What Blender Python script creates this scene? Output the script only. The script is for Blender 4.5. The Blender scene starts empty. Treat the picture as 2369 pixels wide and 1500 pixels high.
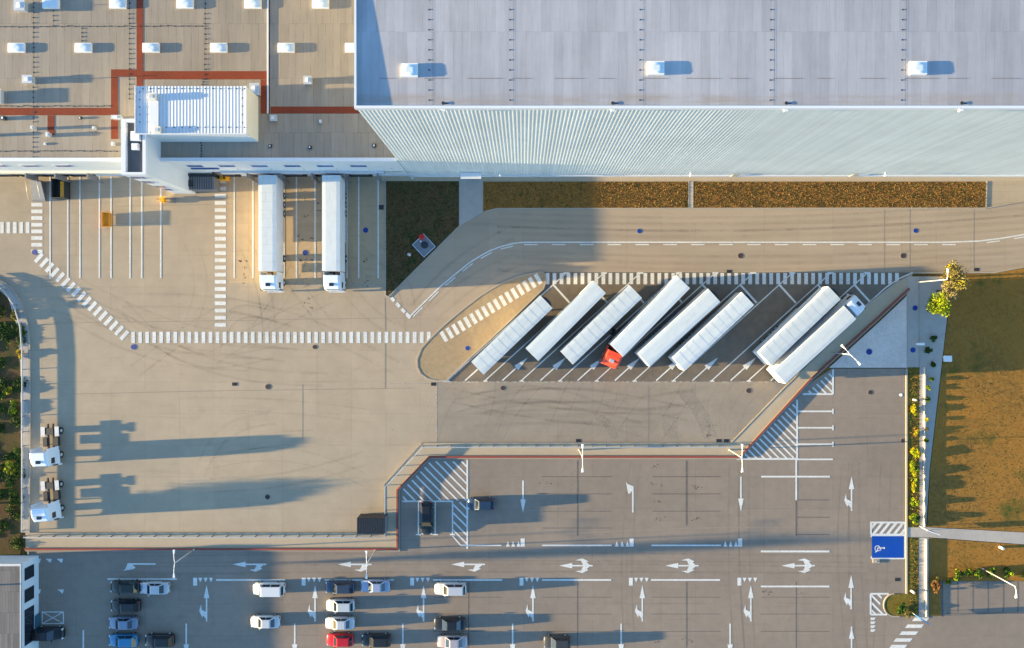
import bpy, math, random
from mathutils import Vector, Matrix
R = math.radians
random.seed(7)
scene = bpy.context.scene
COL = scene.collection

# ------------------------------------------------------------------ camera, sky, sun, exposure
H, F = 101.0, 1576.0          # drone height in metres, focal length in photo pixels
NX, NY = 1210.0, 738.0        # the point straight below the drone
cam_d = bpy.data.cameras.new('camera')
cam = bpy.data.objects.new('camera', cam_d)
COL.objects.link(cam)
cam.location = (0, 0, H)
cam.rotation_euler = (0, 0, 0)
cam_d.sensor_width = 36.0
cam_d.lens = 36.0 * F / 2369.0
cam_d.shift_x = (1184.5 - NX) / 2369.0
cam_d.shift_y = (NY - 750.0) / 2369.0
cam_d.clip_start = 1.0
cam_d.clip_end = 6000.0
scene.camera = cam

SUN_EL, SUN_AZ = R(6.0), R(2.6)       # light runs to +X and a little to +Y
world = bpy.data.worlds.new('World')
scene.world = world
world.use_nodes = True
wn = world.node_tree.nodes
sky = wn.new('ShaderNodeTexSky')
sky.sky_type = 'NISHITA'
sky.sun_disc = False
sky.sun_elevation = SUN_EL
sky.sun_rotation = -(math.pi / 2 + SUN_AZ)
sky.altitude = 100
sky.air_density = 1.0
sky.dust_density = 0.3
sky.ozone_density = 3.0
wn['Background'].inputs[1].default_value = 0.135
world.node_tree.links.new(sky.outputs[0], wn['Background'].inputs[0])
sd = bpy.data.lights.new('sun', 'SUN')
sun = bpy.data.objects.new('sun', sd)
COL.objects.link(sun)
sun.location = (-100, 0, 60)
sd.energy = 5.0
sd.angle = R(0.5)
sd.color = (1.0, 0.75, 0.36)
sdir = Vector((math.cos(SUN_EL) * math.cos(SUN_AZ), math.cos(SUN_EL) * math.sin(SUN_AZ), -math.sin(SUN_EL)))
sun.rotation_euler = sdir.to_track_quat('-Z', 'Y').to_euler()
scene.view_settings.view_transform = 'Standard'
scene.view_settings.look = 'None'
scene.view_settings.gamma = 1.0
scene.view_settings.exposure = 2.38
scene.cycles.max_bounces = 5

# ------------------------------------------------------------------ helpers
def W(x, y, z=0.0):
    """measured point of the site plan -> metres"""
    s = (H - z) / F
    return Vector(((x - NX) * s, (NY - y) * s, z))

PX = H / F  # metres per plan unit on the ground

class MB:
    def __init__(self):
        self.v, self.f, self.m, self.s = [], [], [], []
    def face(self, pts, mi=0, smooth=False):
        b = len(self.v)
        self.v.extend([tuple(p) for p in pts])
        self.f.append(list(range(b, b + len(pts))))
        self.m.append(mi); self.s.append(smooth)
    def box(self, x0, y0, z0, x1, y1, z1, mi=0):
        self.extrude([(x0, y0), (x1, y0), (x1, y1), (x0, y1)], z0, z1, mi)
    def extrude(self, pts, z0, z1, mi=0):
        pts = [(p[0], p[1]) for p in pts]
        a = sum(pts[i][0] * pts[(i + 1) % len(pts)][1] - pts[(i + 1) % len(pts)][0] * pts[i][1] for i in range(len(pts)))
        if a < 0: pts = pts[::-1]
        n = len(pts)
        z0f = z0 if callable(z0) else (lambda x, y: z0)
        z1f = z1 if callable(z1) else (lambda x, y: z1)
        b = len(self.v)
        self.v += [(p[0], p[1], z0f(*p)) for p in pts] + [(p[0], p[1], z1f(*p)) for p in pts]
        self.f.append([b + i for i in reversed(range(n))]); self.m.append(mi); self.s.append(False)
        self.f.append([b + n + i for i in range(n)]); self.m.append(mi); self.s.append(False)
        for i in range(n):
            j = (i + 1) % n
            self.f.append([b + i, b + j, b + n + j, b + n + i]); self.m.append(mi); self.s.append(False)
    def sheet(self, pts, z, mi=0):
        pts = [(p[0], p[1]) for p in pts]
        a = sum(pts[i][0] * pts[(i + 1) % len(pts)][1] - pts[(i + 1) % len(pts)][0] * pts[i][1] for i in range(len(pts)))
        if a < 0: pts = pts[::-1]
        self.face([(p[0], p[1], z) for p in pts], mi)
    def loft(self, rings, mi=0, smooth=False, caps=True):
        n = len(rings[0]); b = len(self.v)
        for r in rings: self.v += [tuple(p) for p in r]
        for k in range(len(rings) - 1):
            for i in range(n):
                j = (i + 1) % n
                self.f.append([b + k * n + i, b + k * n + j, b + (k + 1) * n + j, b + (k + 1) * n + i])
                self.m.append(mi); self.s.append(smooth)
        if caps:
            self.f.append([b + i for i in reversed(range(n))]); self.m.append(mi); self.s.append(False)
            self.f.append([b + (len(rings) - 1) * n + i for i in range(n)]); self.m.append(mi); self.s.append(False)
    def cyl(self, p0, p1, r0, r1=None, n=12, mi=0, smooth=True):
        if r1 is None: r1 = r0
        p0, p1 = Vector(p0), Vector(p1)
        d = (p1 - p0).normalized()
        a = d.orthogonal().normalized(); c = d.cross(a)
        self.loft([[p + (a * math.cos(t) + c * math.sin(t)) * r for t in [2 * math.pi * i / n for i in range(n)]] for p, r in ((p0, r0), (p1, r1))], mi, smooth)
    def tube(self, pts, r, n=8, mi=0):
        for a, b in zip(pts[:-1], pts[1:]): self.cyl(a, b, r, r, n, mi)
    def line(self, p, q, w, z, mi=0):
        p, q = Vector((p[0], p[1])), Vector((q[0], q[1]))
        d = (q - p).normalized(); o = Vector((-d.y, d.x)) * w / 2
        self.sheet([p + o, p - o, q - o, q + o], z, mi)
    def ribbon(self, pts, w, z0, z1=None, mi=0, closed=False, off=0.0):
        """band of width w along a polyline; flat at z0 or a solid from z0 to z1"""
        P = [Vector((p[0], p[1])) for p in pts]
        n = len(P); L, Rr = [], []
        for i in range(n):
            a = P[(i - 1) % n] if (closed or i > 0) else None
            c = P[(i + 1) % n] if (closed or i < n - 1) else None
            d1 = (P[i] - a).normalized() if a is not None else (c - P[i]).normalized()
            d2 = (c - P[i]).normalized() if c is not None else d1
            n1, n2 = Vector((-d1.y, d1.x)), Vector((-d2.y, d2.x))
            m = (n1 + n2); m = m.normalized() if m.length > 1e-6 else n1
            k = 1.0 / max(0.4, m.dot(n1))
            L.append(P[i] + m * k * (off + w / 2)); Rr.append(P[i] + m * k * (off - w / 2))
        if z1 is None:
            for i in range(n if closed else n - 1):
                j = (i + 1) % n
                self.sheet([L[i], Rr[i], Rr[j], L[j]], z0, mi)
        else:
            rings = [[(L[i].x, L[i].y, z1), (L[i].x, L[i].y, z0), (Rr[i].x, Rr[i].y, z0), (Rr[i].x, Rr[i].y, z1)] for i in range(n)]
            if closed: rings.append(rings[0])
            self.loft(rings, mi, False, not closed)
    def build(self, name, mats, parent=None, origin=(0, 0, 0), loc=None):
        o0 = Vector(origin)
        me = bpy.data.meshes.new(name)
        me.from_pydata([(x - o0.x, y - o0.y, z - o0.z) for x, y, z in self.v], [], self.f)
        if not isinstance(mats, (list, tuple)): mats = [mats]
        for m in mats: me.materials.append(m)
        me.polygons.foreach_set('material_index', self.m)
        me.polygons.foreach_set('use_smooth', self.s)
        me.update()
        ob = bpy.data.objects.new(name, me)
        COL.objects.link(ob)
        if parent is not None: ob.parent = parent
        if loc is not None: ob.location = loc
        elif parent is None: ob.location = o0
        return ob

def tag(o, label=None, cat=None, group=None, kind=None):
    if label: o['label'] = label
    if cat: o['category'] = cat
    if group: o['group'] = group
    if kind: o['kind'] = kind
    return o

def thing(name, label, cat, loc, rz=0.0, group=None):
    o = bpy.data.objects.new(name, None)
    COL.objects.link(o)
    o.empty_display_size = 0.3
    o.location = loc; o.rotation_euler = (0, 0, rz)
    return tag(o, label, cat, group)

def struct(o): o['kind'] = 'structure'; return o

def copy_child(o, parent, loc):
    c = o.copy(); COL.objects.link(c); c.parent = parent; c.location = loc
    for g in o.children:
        d = g.copy(); COL.objects.link(d); d.parent = c
    return c

# ------------------------------------------------------------------ materials
def newmat(name):
    m = bpy.data.materials.new(name); m.use_nodes = True
    nt = m.node_tree
    return m, nt, nt.nodes['Principled BSDF'], nt.links

def rgb(c): return (c[0], c[1], c[2], 1.0)

def add_pos(nt, scale=None):
    g = nt.nodes.new('ShaderNodeNewGeometry')
    out = g.outputs['Position']
    if scale is not None:
        mp = nt.nodes.new('ShaderNodeMapping')
        mp.inputs['Scale'].default_value = scale
        nt.links.new(out, mp.inputs['Vector']); out = mp.outputs['Vector']
    return out

def noise(nt, vec, sc, detail=4, rough=0.55):
    n = nt.nodes.new('ShaderNodeTexNoise')
    n.inputs['Scale'].default_value = sc
    n.inputs['Detail'].default_value = detail
    n.inputs['Roughness'].default_value = rough
    nt.links.new(vec, n.inputs['Vector'])
    return n.outputs[0]

def ramp(nt, fac, p0, p1):
    r = nt.nodes.new('ShaderNodeMapRange')
    r.inputs['From Min'].default_value = p0; r.inputs['From Max'].default_value = p1
    nt.links.new(fac, r.inputs['Value'])
    return r.outputs[0]

def mix(nt, fac, a, b, mode='MIX'):
    m = nt.nodes.new('ShaderNodeMix'); m.data_type = 'RGBA'; m.blend_type = mode
    for s, v in ((0, fac), (6, a), (7, b)):
        if isinstance(v, (int, float)): m.inputs[s].default_value = v
        elif isinstance(v, tuple): m.inputs[s].default_value = rgb(v)
        else: nt.links.new(v, m.inputs[s])
    return m.outputs[2]

def math_n(nt, op, a, b=None):
    m = nt.nodes.new('ShaderNodeMath'); m.operation = op
    for i, v in enumerate((a, b)):
        if v is None: continue
        if isinstance(v, (int, float)): m.inputs[i].default_value = v
        else: nt.links.new(v, m.inputs[i])
    return m.outputs[0]

def scale_col(nt, col, fac):
    """multiply a colour by a scalar socket"""
    v = nt.nodes.new('ShaderNodeVectorMath'); v.operation = 'SCALE'
    nt.links.new(col, v.inputs[0]); nt.links.new(fac, v.inputs[3])
    return v.outputs[0]

def ground_mat(name, c1, c2, big=0.05, mid=0.6, fine=9.0, amp=0.22, rough=0.93, bump=0.25, stretch=None, stain=0.0, stain_col=(0.1, 0.09, 0.08), slab=0.0):
    m, nt, bs, L = newmat(name)
    p = add_pos(nt); ps = add_pos(nt, stretch) if stretch else p
    base = mix(nt, ramp(nt, noise(nt, ps, big, 5), 0.3, 0.7), c1, c2)
    n2 = ramp(nt, noise(nt, ps, mid, 6, 0.65), 0.25, 0.75)
    n3 = ramp(nt, noise(nt, p, fine, 3, 0.7), 0.2, 0.8)
    k = math_n(nt, 'ADD', math_n(nt, 'MULTIPLY', n2, amp), math_n(nt, 'MULTIPLY', n3, amp * 0.8))
    k = math_n(nt, 'ADD', k, 1.0 - amp * 0.9)
    col = scale_col(nt, base, k)
    if slab > 0:
        sx = nt.nodes.new('ShaderNodeSeparateXYZ'); L.new(p, sx.inputs[0])
        a_ = math_n(nt, 'FRACT', math_n(nt, 'DIVIDE', sx.outputs[0], 5.1)); b_ = math_n(nt, 'FRACT', math_n(nt, 'DIVIDE', sx.outputs[1], 4.7))
        j_ = math_n(nt, 'MAXIMUM', math_n(nt, 'LESS_THAN', a_, 0.022), math_n(nt, 'LESS_THAN', b_, 0.024))
        cb = nt.nodes.new('ShaderNodeCombineXYZ')
        L.new(math_n(nt, 'FLOOR', math_n(nt, 'DIVIDE', sx.outputs[0], 5.1)), cb.inputs[0]); L.new(math_n(nt, 'FLOOR', math_n(nt, 'DIVIDE', sx.outputs[1], 4.7)), cb.inputs[1])
        wz = nt.nodes.new('ShaderNodeTexWhiteNoise'); wz.noise_dimensions = '2D'; L.new(cb.outputs[0], wz.inputs['Vector'])
        j_ = math_n(nt, 'MULTIPLY', j_, ramp(nt, noise(nt, p, 0.15, 3), 0.4, 0.6))
        kk = math_n(nt, 'SUBTRACT', 1.0, math_n(nt, 'MULTIPLY', j_, slab))
        kk = math_n(nt, 'MULTIPLY', kk, math_n(nt, 'ADD', math_n(nt, 'MULTIPLY', wz.outputs['Value'], slab * 0.45), 1.0 - slab * 0.22))
        col = scale_col(nt, col, kk)
        sk = ramp(nt, noise(nt, add_pos(nt, (0.09, 1.6, 1.0)), 0.7, 5, 0.7), 0.55, 0.72)
        col = scale_col(nt, col, math_n(nt, 'SUBTRACT', 1.0, math_n(nt, 'MULTIPLY', sk, 0.10)))
    if stain > 0:
        sm = ramp(nt, noise(nt, p, 0.35, 8, 0.7), 0.60, 0.78)
        col = mix(nt, math_n(nt, 'MULTIPLY', sm, stain), col, stain_col)
    L.new(col, bs.inputs['Base Color'])
    bs.inputs['Roughness'].default_value = rough
    bs.inputs['Specular IOR Level'].default_value = 0.15
    b = nt.nodes.new('ShaderNodeBump'); b.inputs['Strength'].default_value = bump; b.inputs['Distance'].default_value = 0.01
    L.new(n3, b.inputs['Height']); L.new(b.outputs[0], bs.inputs['Normal'])
    return m

def wear(m, lo, hi, sc, amin=0.0, amax=1.0, detail=8):
    nt = m.node_tree; p = add_pos(nt)
    a = ramp(nt, noise(nt, p, sc, detail, 0.72), lo, hi)
    b_ = ramp(nt, noise(nt, p, sc * 0.12, 3, 0.6), 0.3, 0.7)
    a = math_n(nt, 'MAXIMUM', a, math_n(nt, 'SUBTRACT', b_, 0.25))
    mr = nt.nodes.new('ShaderNodeMapRange'); mr.inputs['To Min'].default_value = amin; mr.inputs['To Max'].default_value = amax
    nt.links.new(a, mr.inputs['Value'])
    nt.links.new(mr.outputs[0], nt.nodes['Principled BSDF'].inputs['Alpha'])

def plain(name, c, rough=0.6, metal=0.0, amp=0.08, sc=3.0, coat=0.0, spec=0.4):
    m, nt, bs, L = newmat(name)
    tc = nt.nodes.new('ShaderNodeTexCoord')
    n = ramp(nt, noise(nt, tc.outputs['Object'], sc, 5, 0.6), 0.25, 0.75)
    k = math_n(nt, 'ADD', math_n(nt, 'MULTIPLY', n, 2 * amp), 1.0 - amp)
    cn = nt.nodes.new('ShaderNodeRGB'); cn.outputs[0].default_value = rgb(c)
    L.new(scale_col(nt, cn.outputs[0], k), bs.inputs['Base Color'])
    bs.inputs['Roughness'].default_value = rough
    bs.inputs['Metallic'].default_value = metal
    bs.inputs['Coat Weight'].default_value = coat
    bs.inputs['Specular IOR Level'].default_value = spec
    return m

def roof_mat(name, c, px, py, y0, amp, dark, lw, dirt=None, streak=0.2, fade=None):
    """sheets laid side by side: each sheet its own tone, thin dark laps, dirt"""
    m, nt, bs, L = newmat(name)
    p = add_pos(nt)
    sx = nt.nodes.new('ShaderNodeSeparateXYZ'); L.new(p, sx.inputs[0])
    X = math_n(nt, 'DIVIDE', sx.outputs[0], px)
    Y = math_n(nt, 'DIVIDE', math_n(nt, 'SUBTRACT', sx.outputs[1], y0), py)
    fy = math_n(nt, 'FLOOR', Y)
    X = math_n(nt, 'ADD', X, math_n(nt, 'MULTIPLY', fy, 0.37))
    fx = math_n(nt, 'FLOOR', X)
    cb = nt.nodes.new('ShaderNodeCombineXYZ'); L.new(fx, cb.inputs[0]); L.new(fy, cb.inputs[1])
    wnz = nt.nodes.new('ShaderNodeTexWhiteNoise'); wnz.noise_dimensions = '2D'; L.new(cb.outputs[0], wnz.inputs['Vector'])
    k = math_n(nt, 'ADD', math_n(nt, 'MULTIPLY', wnz.outputs['Value'], amp), 1.0 - amp)
    ps = add_pos(nt, (1.0, 0.09, 1.0))
    st = ramp(nt, noise(nt, ps, 1.7, 5, 0.7), 0.25, 0.75)
    k = math_n(nt, 'MULTIPLY', k, math_n(nt, 'ADD', math_n(nt, 'MULTIPLY', st, streak), 1.0 - streak))
    bl = ramp(nt, noise(nt, p, 0.16, 6, 0.65), 0.3, 0.7)
    k = math_n(nt, 'MULTIPLY', k, math_n(nt, 'ADD', math_n(nt, 'MULTIPLY', bl, 0.14), 0.88))
    frx = math_n(nt, 'FRACT', X); fry = math_n(nt, 'FRACT', Y)
    ln = math_n(nt, 'MAXIMUM', math_n(nt, 'LESS_THAN', frx, lw / px), math_n(nt, 'LESS_THAN', fry, lw / py))
    ln = math_n(nt, 'MULTIPLY', ln, ramp(nt, noise(nt, p, 0.8, 3), 0.35, 0.6))
    k = math_n(nt, 'MULTIPLY', k, math_n(nt, 'SUBTRACT', 1.0, math_n(nt, 'MULTIPLY', ln, dark)))
    cn = nt.nodes.new('ShaderNodeRGB'); cn.outputs[0].default_value = rgb(c)
    col = cn.outputs[0]
    if fade:
        col = mix(nt, ramp(nt, noise(nt, p, 0.05, 3), 0.35, 0.65), col, fade)
    col = scale_col(nt, col, k)
    if dirt:
        (ya, yb, dc) = dirt
        up = ramp(nt, sx.outputs[1], ya, ya + 0.25); dn = ramp(nt, sx.outputs[1], yb + 0.5, yb)
        dm = math_n(nt, 'MULTIPLY', math_n(nt, 'MULTIPLY', up, dn), ramp(nt, noise(nt, add_pos(nt, (0.5, 2.5, 1)), 0.5, 6, 0.7), 0.38, 0.62))
        col = mix(nt, math_n(nt, 'MULTIPLY', dm, 0.6), col, dc)
    L.new(col, bs.inputs['Base Color'])
    bs.inputs['Roughness'].default_value = 0.85
    bs.inputs['Specular IOR Level'].default_value = 0.2
    return m

def grass_mat(name, cols, sc=0.18, fine=3.5):
    m, nt, bs, L = newmat(name)
    p = add_pos(nt)
    a = mix(nt, ramp(nt, noise(nt, p, sc, 5, 0.6), 0.35, 0.65), cols[0], cols[1])
    b = mix(nt, ramp(nt, noise(nt, p, fine, 6, 0.75), 0.42, 0.62), a, cols[2])
    c = mix(nt, ramp(nt, noise(nt, p, sc * 1.7, 6, 0.7), 0.54, 0.66), b, cols[3])
    c = scale_col(nt, c, math_n(nt, 'ADD', math_n(nt, 'MULTIPLY', ramp(nt, noise(nt, p, 9.0, 3, 0.8), 0.25, 0.75), 0.5), 0.75))
    L.new(c, bs.inputs['Base Color'])
    bs.inputs['Roughness'].default_value = 1.0
    bs.inputs['Specular IOR Level'].default_value = 0.05
    return m

def leaf_mat(name, c1, c2, sc=1.3):
    m, nt, bs, L = newmat(name)
    p = add_pos(nt)
    col = mix(nt, ramp(nt, noise(nt, p, sc, 3), 0.35, 0.65), c1, c2)
    L.new(col, bs.inputs['Base Color'])
    bs.inputs['Roughness'].default_value = 0.8
    bs.inputs['Specular IOR Level'].default_value = 0.1
    return m

M = {}
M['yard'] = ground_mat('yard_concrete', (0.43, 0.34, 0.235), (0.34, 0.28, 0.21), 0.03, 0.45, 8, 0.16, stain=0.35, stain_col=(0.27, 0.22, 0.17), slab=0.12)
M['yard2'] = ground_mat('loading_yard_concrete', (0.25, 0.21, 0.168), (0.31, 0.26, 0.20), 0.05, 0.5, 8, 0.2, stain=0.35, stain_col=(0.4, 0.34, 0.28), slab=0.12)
M['road'] = ground_mat('road_concrete', (0.40, 0.315, 0.225), (0.34, 0.27, 0.20), 0.12, 0.6, 8, 0.14, stretch=(0.12, 1.0, 1.0), stain=0.2, stain_col=(0.25, 0.2, 0.16), slab=0.12)
M['carpark'] = ground_mat('car_park_asphalt', (0.225, 0.185, 0.148), (0.275, 0.222, 0.175), 0.06, 0.8, 10, 0.18, stain=0.3, stain_col=(0.2, 0.165, 0.15), slab=0.12)
M['stalls'] = ground_mat('stall_asphalt', (0.14, 0.117, 0.095), (0.18, 0.147, 0.112), 0.1, 0.8, 9, 0.3, stain=0.4, stain_col=(0.12, 0.1, 0.09))
M['island'] = ground_mat('island_paving', (0.30, 0.225, 0.145), (0.37, 0.275, 0.16), 0.15, 1.5, 12, 0.3)
M['dockpave'] = ground_mat('dock_apron', (0.45, 0.335, 0.205), (0.39, 0.30, 0.20), 0.08, 0.7, 8, 0.2, stain=0.3, stain_col=(0.26, 0.2, 0.16), slab=0.12)
M['paver'] = ground_mat('grey_pavers', (0.55, 0.47, 0.42), (0.66, 0.57, 0.50), 0.2, 3.0, 14, 0.3, bump=0.5)
M['walk'] = ground_mat('pavement_slabs', (0.42, 0.385, 0.34), (0.36, 0.33, 0.30), 0.15, 1.0, 9, 0.15)
M['walktan'] = ground_mat('smooth_concrete', (0.45, 0.36, 0.25), (0.41, 0.335, 0.24), 0.1, 0.8, 9, 0.12, stretch=(1, 1, 1))
M['kerb'] = ground_mat('kerb_concrete', (0.38, 0.335, 0.27), (0.34, 0.30, 0.25), 0.5, 2.0, 9, 0.15)
M['paint'] = ground_mat('road_paint', (0.70, 0.70, 0.67), (0.60, 0.59, 0.55), 0.3, 2.5, 14, 0.16, rough=0.7, stain=0.55, stain_col=(0.42, 0.36, 0.29))
M['paint_worn'] = ground_mat('worn_road_paint', (0.55, 0.50, 0.44), (0.45, 0.40, 0.34), 0.6, 3.0, 14, 0.3, rough=0.8)
M['red_paint'] = ground_mat('red_kerb_paint', (0.33, 0.07, 0.05), (0.28, 0.08, 0.06), 0.5, 3.0, 14, 0.2, rough=0.8)
M['blue_paint'] = ground_mat('blue_bay_paint', (0.006, 0.06, 0.36), (0.008, 0.07, 0.32), 0.5, 3.0, 14, 0.1, rough=0.7)
M['joint'] = ground_mat('dark_joint', (0.17, 0.14, 0.13), (0.13, 0.115, 0.11), 0.5, 3.0, 14, 0.2)
M['joint_shadow_line'] = ground_mat('joint_and_wire_shadow', (0.30, 0.245, 0.19), (0.26, 0.215, 0.17), 0.5, 3.0, 14, 0.2)  # also colours a painted power-line shadow in the yard
M['stain'] = ground_mat('oil_stain', (0.12, 0.09, 0.08), (0.19, 0.14, 0.11), 0.5, 3.0, 14, 0.3)
M['patch'] = ground_mat('repair_patch', (0.36, 0.31, 0.25), (0.39, 0.335, 0.27), 0.5, 2.0, 14, 0.2)
wear(M['paint'], 0.36, 0.46, 6.0, 0.35, 1.0)
wear(M['joint'], 0.35, 0.6, 3.0, 0.2, 0.9)
wear(M['stain'], 0.3, 0.6, 6.0, 0.2, 0.8)
wear(M['patch'], 0.42, 0.62, 1.2, 0.0, 0.7)
wear(M['paint_worn'], 0.4, 0.6, 2.0, 0.1, 0.8)
M['tyre'] = ground_mat('tyre_film', (0.09, 0.075, 0.065), (0.11, 0.09, 0.075), 0.5, 3.0, 14, 0.2)
wear(M['tyre'], 0.40, 0.75, 0.5, 0.01, 0.15)
M['earth'] = grass_mat('dry_field', [(0.17, 0.095, 0.03), (0.10, 0.075, 0.025), (0.22, 0.125, 0.04), (0.06, 0.07, 0.02)])
M['drybed'] = grass_mat('dry_bed_grass', [(0.24, 0.11, 0.028), (0.15, 0.075, 0.025), (0.33, 0.17, 0.045), (0.09, 0.075, 0.02)], 0.5, 5)
M['lawn'] = grass_mat('lawn_grass', [(0.37, 0.165, 0.03), (0.15, 0.092, 0.03), (0.30, 0.16, 0.04), (0.07, 0.085, 0.02)], 0.06, 1.6)
M['darkgrass'] = grass_mat('dark_grass', [(0.09, 0.055, 0.03), (0.05, 0.06, 0.022), (0.13, 0.08, 0.04), (0.03, 0.05, 0.015)], 0.3, 4)
M['verge'] = grass_mat('verge_grass', [(0.15, 0.11, 0.025), (0.09, 0.09, 0.02), (0.22, 0.15, 0.03), (0.05, 0.08, 0.015)], 0.5, 4)
M['gr1'] = leaf_mat('straw_blades', (0.29, 0.165, 0.045), (0.22, 0.12, 0.035))
M['gr2'] = leaf_mat('brown_blades', (0.15, 0.075, 0.025), (0.22, 0.115, 0.04))
M['gr3'] = leaf_mat('green_blades', (0.07, 0.09, 0.02), (0.11, 0.11, 0.025))
M['gr4'] = leaf_mat('dark_blades', (0.04, 0.045, 0.016), (0.07, 0.05, 0.025))
M['lf_green'] = leaf_mat('green_leaves', (0.035, 0.075, 0.012), (0.07, 0.115, 0.018))
M['lf_dark'] = leaf_mat('dark_leaves', (0.018, 0.04, 0.012), (0.035, 0.06, 0.015))
M['lf_lime'] = leaf_mat('lime_leaves', (0.32, 0.35, 0.012), (0.18, 0.25, 0.012))
M['lf_yellow'] = leaf_mat('yellow_leaves', (0.55, 0.42, 0.012), (0.38, 0.32, 0.015))
M['lf_olive'] = leaf_mat('olive_leaves', (0.20, 0.15, 0.045), (0.12, 0.11, 0.03))
M['lf_brown'] = leaf_mat('brown_leaves', (0.22, 0.10, 0.03), (0.11, 0.06, 0.02))
M['lf_pale'] = leaf_mat('pale_leaves', (0.30, 0.24, 0.12), (0.2, 0.17, 0.07))
M['bark'] = plain('bark', (0.10, 0.07, 0.05), 0.95, amp=0.3, sc=12)
M['white_wall'] = plain('white_cladding', (0.62, 0.66, 0.69), 0.6, amp=0.03, sc=0.4)
M['rib_wall'] = roof_mat('ribbed_cladding', (0.66, 0.715, 0.725), 0.42, 900.0, -300, 0.10, 0.18, 0.05, streak=0.06)  # random panel tones, plus dark lines at rib spacing painting the rib shade
M['side_clad'] = plain('grey_side_cladding', (0.22, 0.24, 0.26), 0.6, amp=0.05)  # unseen west face, tone darkened to cut light bounced onto the low roof
M['wallconc'] = plain('weathered_concrete', (0.12, 0.11, 0.1), 0.9, amp=0.15)
M['cream_wall'] = plain('cream_render', (0.72, 0.68, 0.58), 0.8, amp=0.05, sc=0.6)
M['trim'] = plain('white_trim', (0.68, 0.70, 0.73), 0.5, amp=0.03)
M['dockband'] = plain('dock_band', (0.55, 0.56, 0.58), 0.7, amp=0.12, sc=1.5)
M['greymetal'] = plain('grey_metal', (0.20, 0.21, 0.23), 0.5, 0.3, amp=0.15)
M['lightmetal'] = plain('galvanised_metal', (0.55, 0.57, 0.58), 0.45, 0.4, amp=0.1)
M['darkmetal'] = plain('dark_metal', (0.035, 0.04, 0.045), 0.5, 0.2, amp=0.2)
M['rubber'] = plain('rubber', (0.02, 0.02, 0.021), 0.9, amp=0.2)
M['glass'] = plain('dark_glass', (0.015, 0.02, 0.03), 0.08, amp=0.1, spec=0.8)
M['blueglass'] = plain('blue_glass', (0.03, 0.09, 0.30), 0.1, amp=0.1, spec=0.8)
M['domeglass'] = plain('skylight_dome', (0.62, 0.70, 0.74), 0.25, amp=0.06, sc=2)
M['lampglass'] = plain('lamp_lens', (0.85, 0.86, 0.85), 0.3)
M['headglass'] = plain('headlight_lens', (0.7, 0.72, 0.72), 0.15, spec=0.8)
M['tailglass'] = plain('tail_light_lens', (0.35, 0.01, 0.01), 0.2, spec=0.8)
M['yellow'] = plain('yellow_paint', (0.75, 0.36, 0.01), 0.5, amp=0.1)
M['orange'] = plain('orange_paint', (0.55, 0.24, 0.01), 0.55, amp=0.12)
M['red'] = plain('red_paint', (0.55, 0.015, 0.015), 0.5)
M['teal'] = plain('teal_box', (0.04, 0.12, 0.16), 0.6)
M['blue'] = plain('sign_blue', (0.02, 0.18, 0.5), 0.4)
M['bluecover'] = plain('blue_cover', (0.006, 0.035, 0.24), 0.6, amp=0.12, sc=5)
M['browncover'] = plain('rusty_cover', (0.055, 0.035, 0.03), 0.8, amp=0.35, sc=5)
M['ring'] = plain('cover_ring', (0.33, 0.29, 0.25), 0.9, amp=0.15, sc=5)
M['whiteplastic'] = plain('white_plastic', (0.80, 0.80, 0.78), 0.5)
M['tarp'] = plain('trailer_tarpaulin', (0.63, 0.68, 0.70), 0.6, amp=0.05, sc=1.2)
pass
nt = M['tarp'].node_tree; bs = nt.nodes['Principled BSDF']; src = bs.inputs['Base Color'].links[0].from_socket
oi = nt.nodes.new('ShaderNodeObjectInfo')
tint = mix(nt, oi.outputs['Random'], (1.0, 1.0, 1.0), (0.86, 0.87, 0.86))
c_ = mix(nt, 1.0, src, tint, 'MULTIPLY')
tcn = nt.nodes.new('ShaderNodeTexCoord'); mpn = nt.nodes.new('ShaderNodeMapping'); mpn.inputs['Scale'].default_value = (0.35, 3.0, 1)
nt.links.new(tcn.outputs['Object'], mpn.inputs['Vector'])
dirt_ = ramp(nt, noise(nt, mpn.outputs[0], 1.4, 7, 0.7), 0.52, 0.8)
c_ = mix(nt, math_n(nt, 'MULTIPLY', dirt_, 0.45), c_, (0.34, 0.33, 0.30))
nt.links.new(c_, bs.inputs['Base Color'])
M['tarp_side'] = plain('trailer_side', (0.70, 0.70, 0.70), 0.6, amp=0.05, sc=1.2)
M['seam'] = plain('tarpaulin_seam', (0.46, 0.50, 0.54), 0.7)
M['cabwhite'] = plain('white_cab_paint', (0.74, 0.79, 0.84), 0.35, coat=0.4, amp=0.03)
M['cabred'] = plain('red_cab_paint', (0.80, 0.07, 0.02), 0.3, coat=0.5, amp=0.05)
M['shingle'] = roof_mat('small_roof_sheets', (0.20, 0.19, 0.19), 0.4, 3.0, 0, 0.3, 0.4, 0.05)
M['low_roof'] = roof_mat('bitumen_sheets', (0.325, 0.285, 0.24), 1.0, 7.3, 3.0, 0.12, 0.35, 0.06, fade=(0.40, 0.335, 0.26))
M['high_roof'] = roof_mat('grey_membrane', (0.43, 0.425, 0.45), 0.92, 7.55, 28.75, 0.15, 0.22, 0.04, dirt=(21.55, 22.3, (0.33, 0.27, 0.22)), fade=(0.50, 0.49, 0.51))
M['redwalk'] = ground_mat('red_roofing_strip', (0.235, 0.052, 0.026), (0.19, 0.045, 0.025), 0.2, 2.0, 10, 0.2)
M['sheetroof'] = plain('corrugated_sheet', (0.52, 0.55, 0.58), 0.5, amp=0.04)
M['tar'] = roof_mat('dark_tar_roof', (0.17, 0.16, 0.16), 1.0, 7.3, 3.0, 0.1, 0.4, 0.06)

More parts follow.
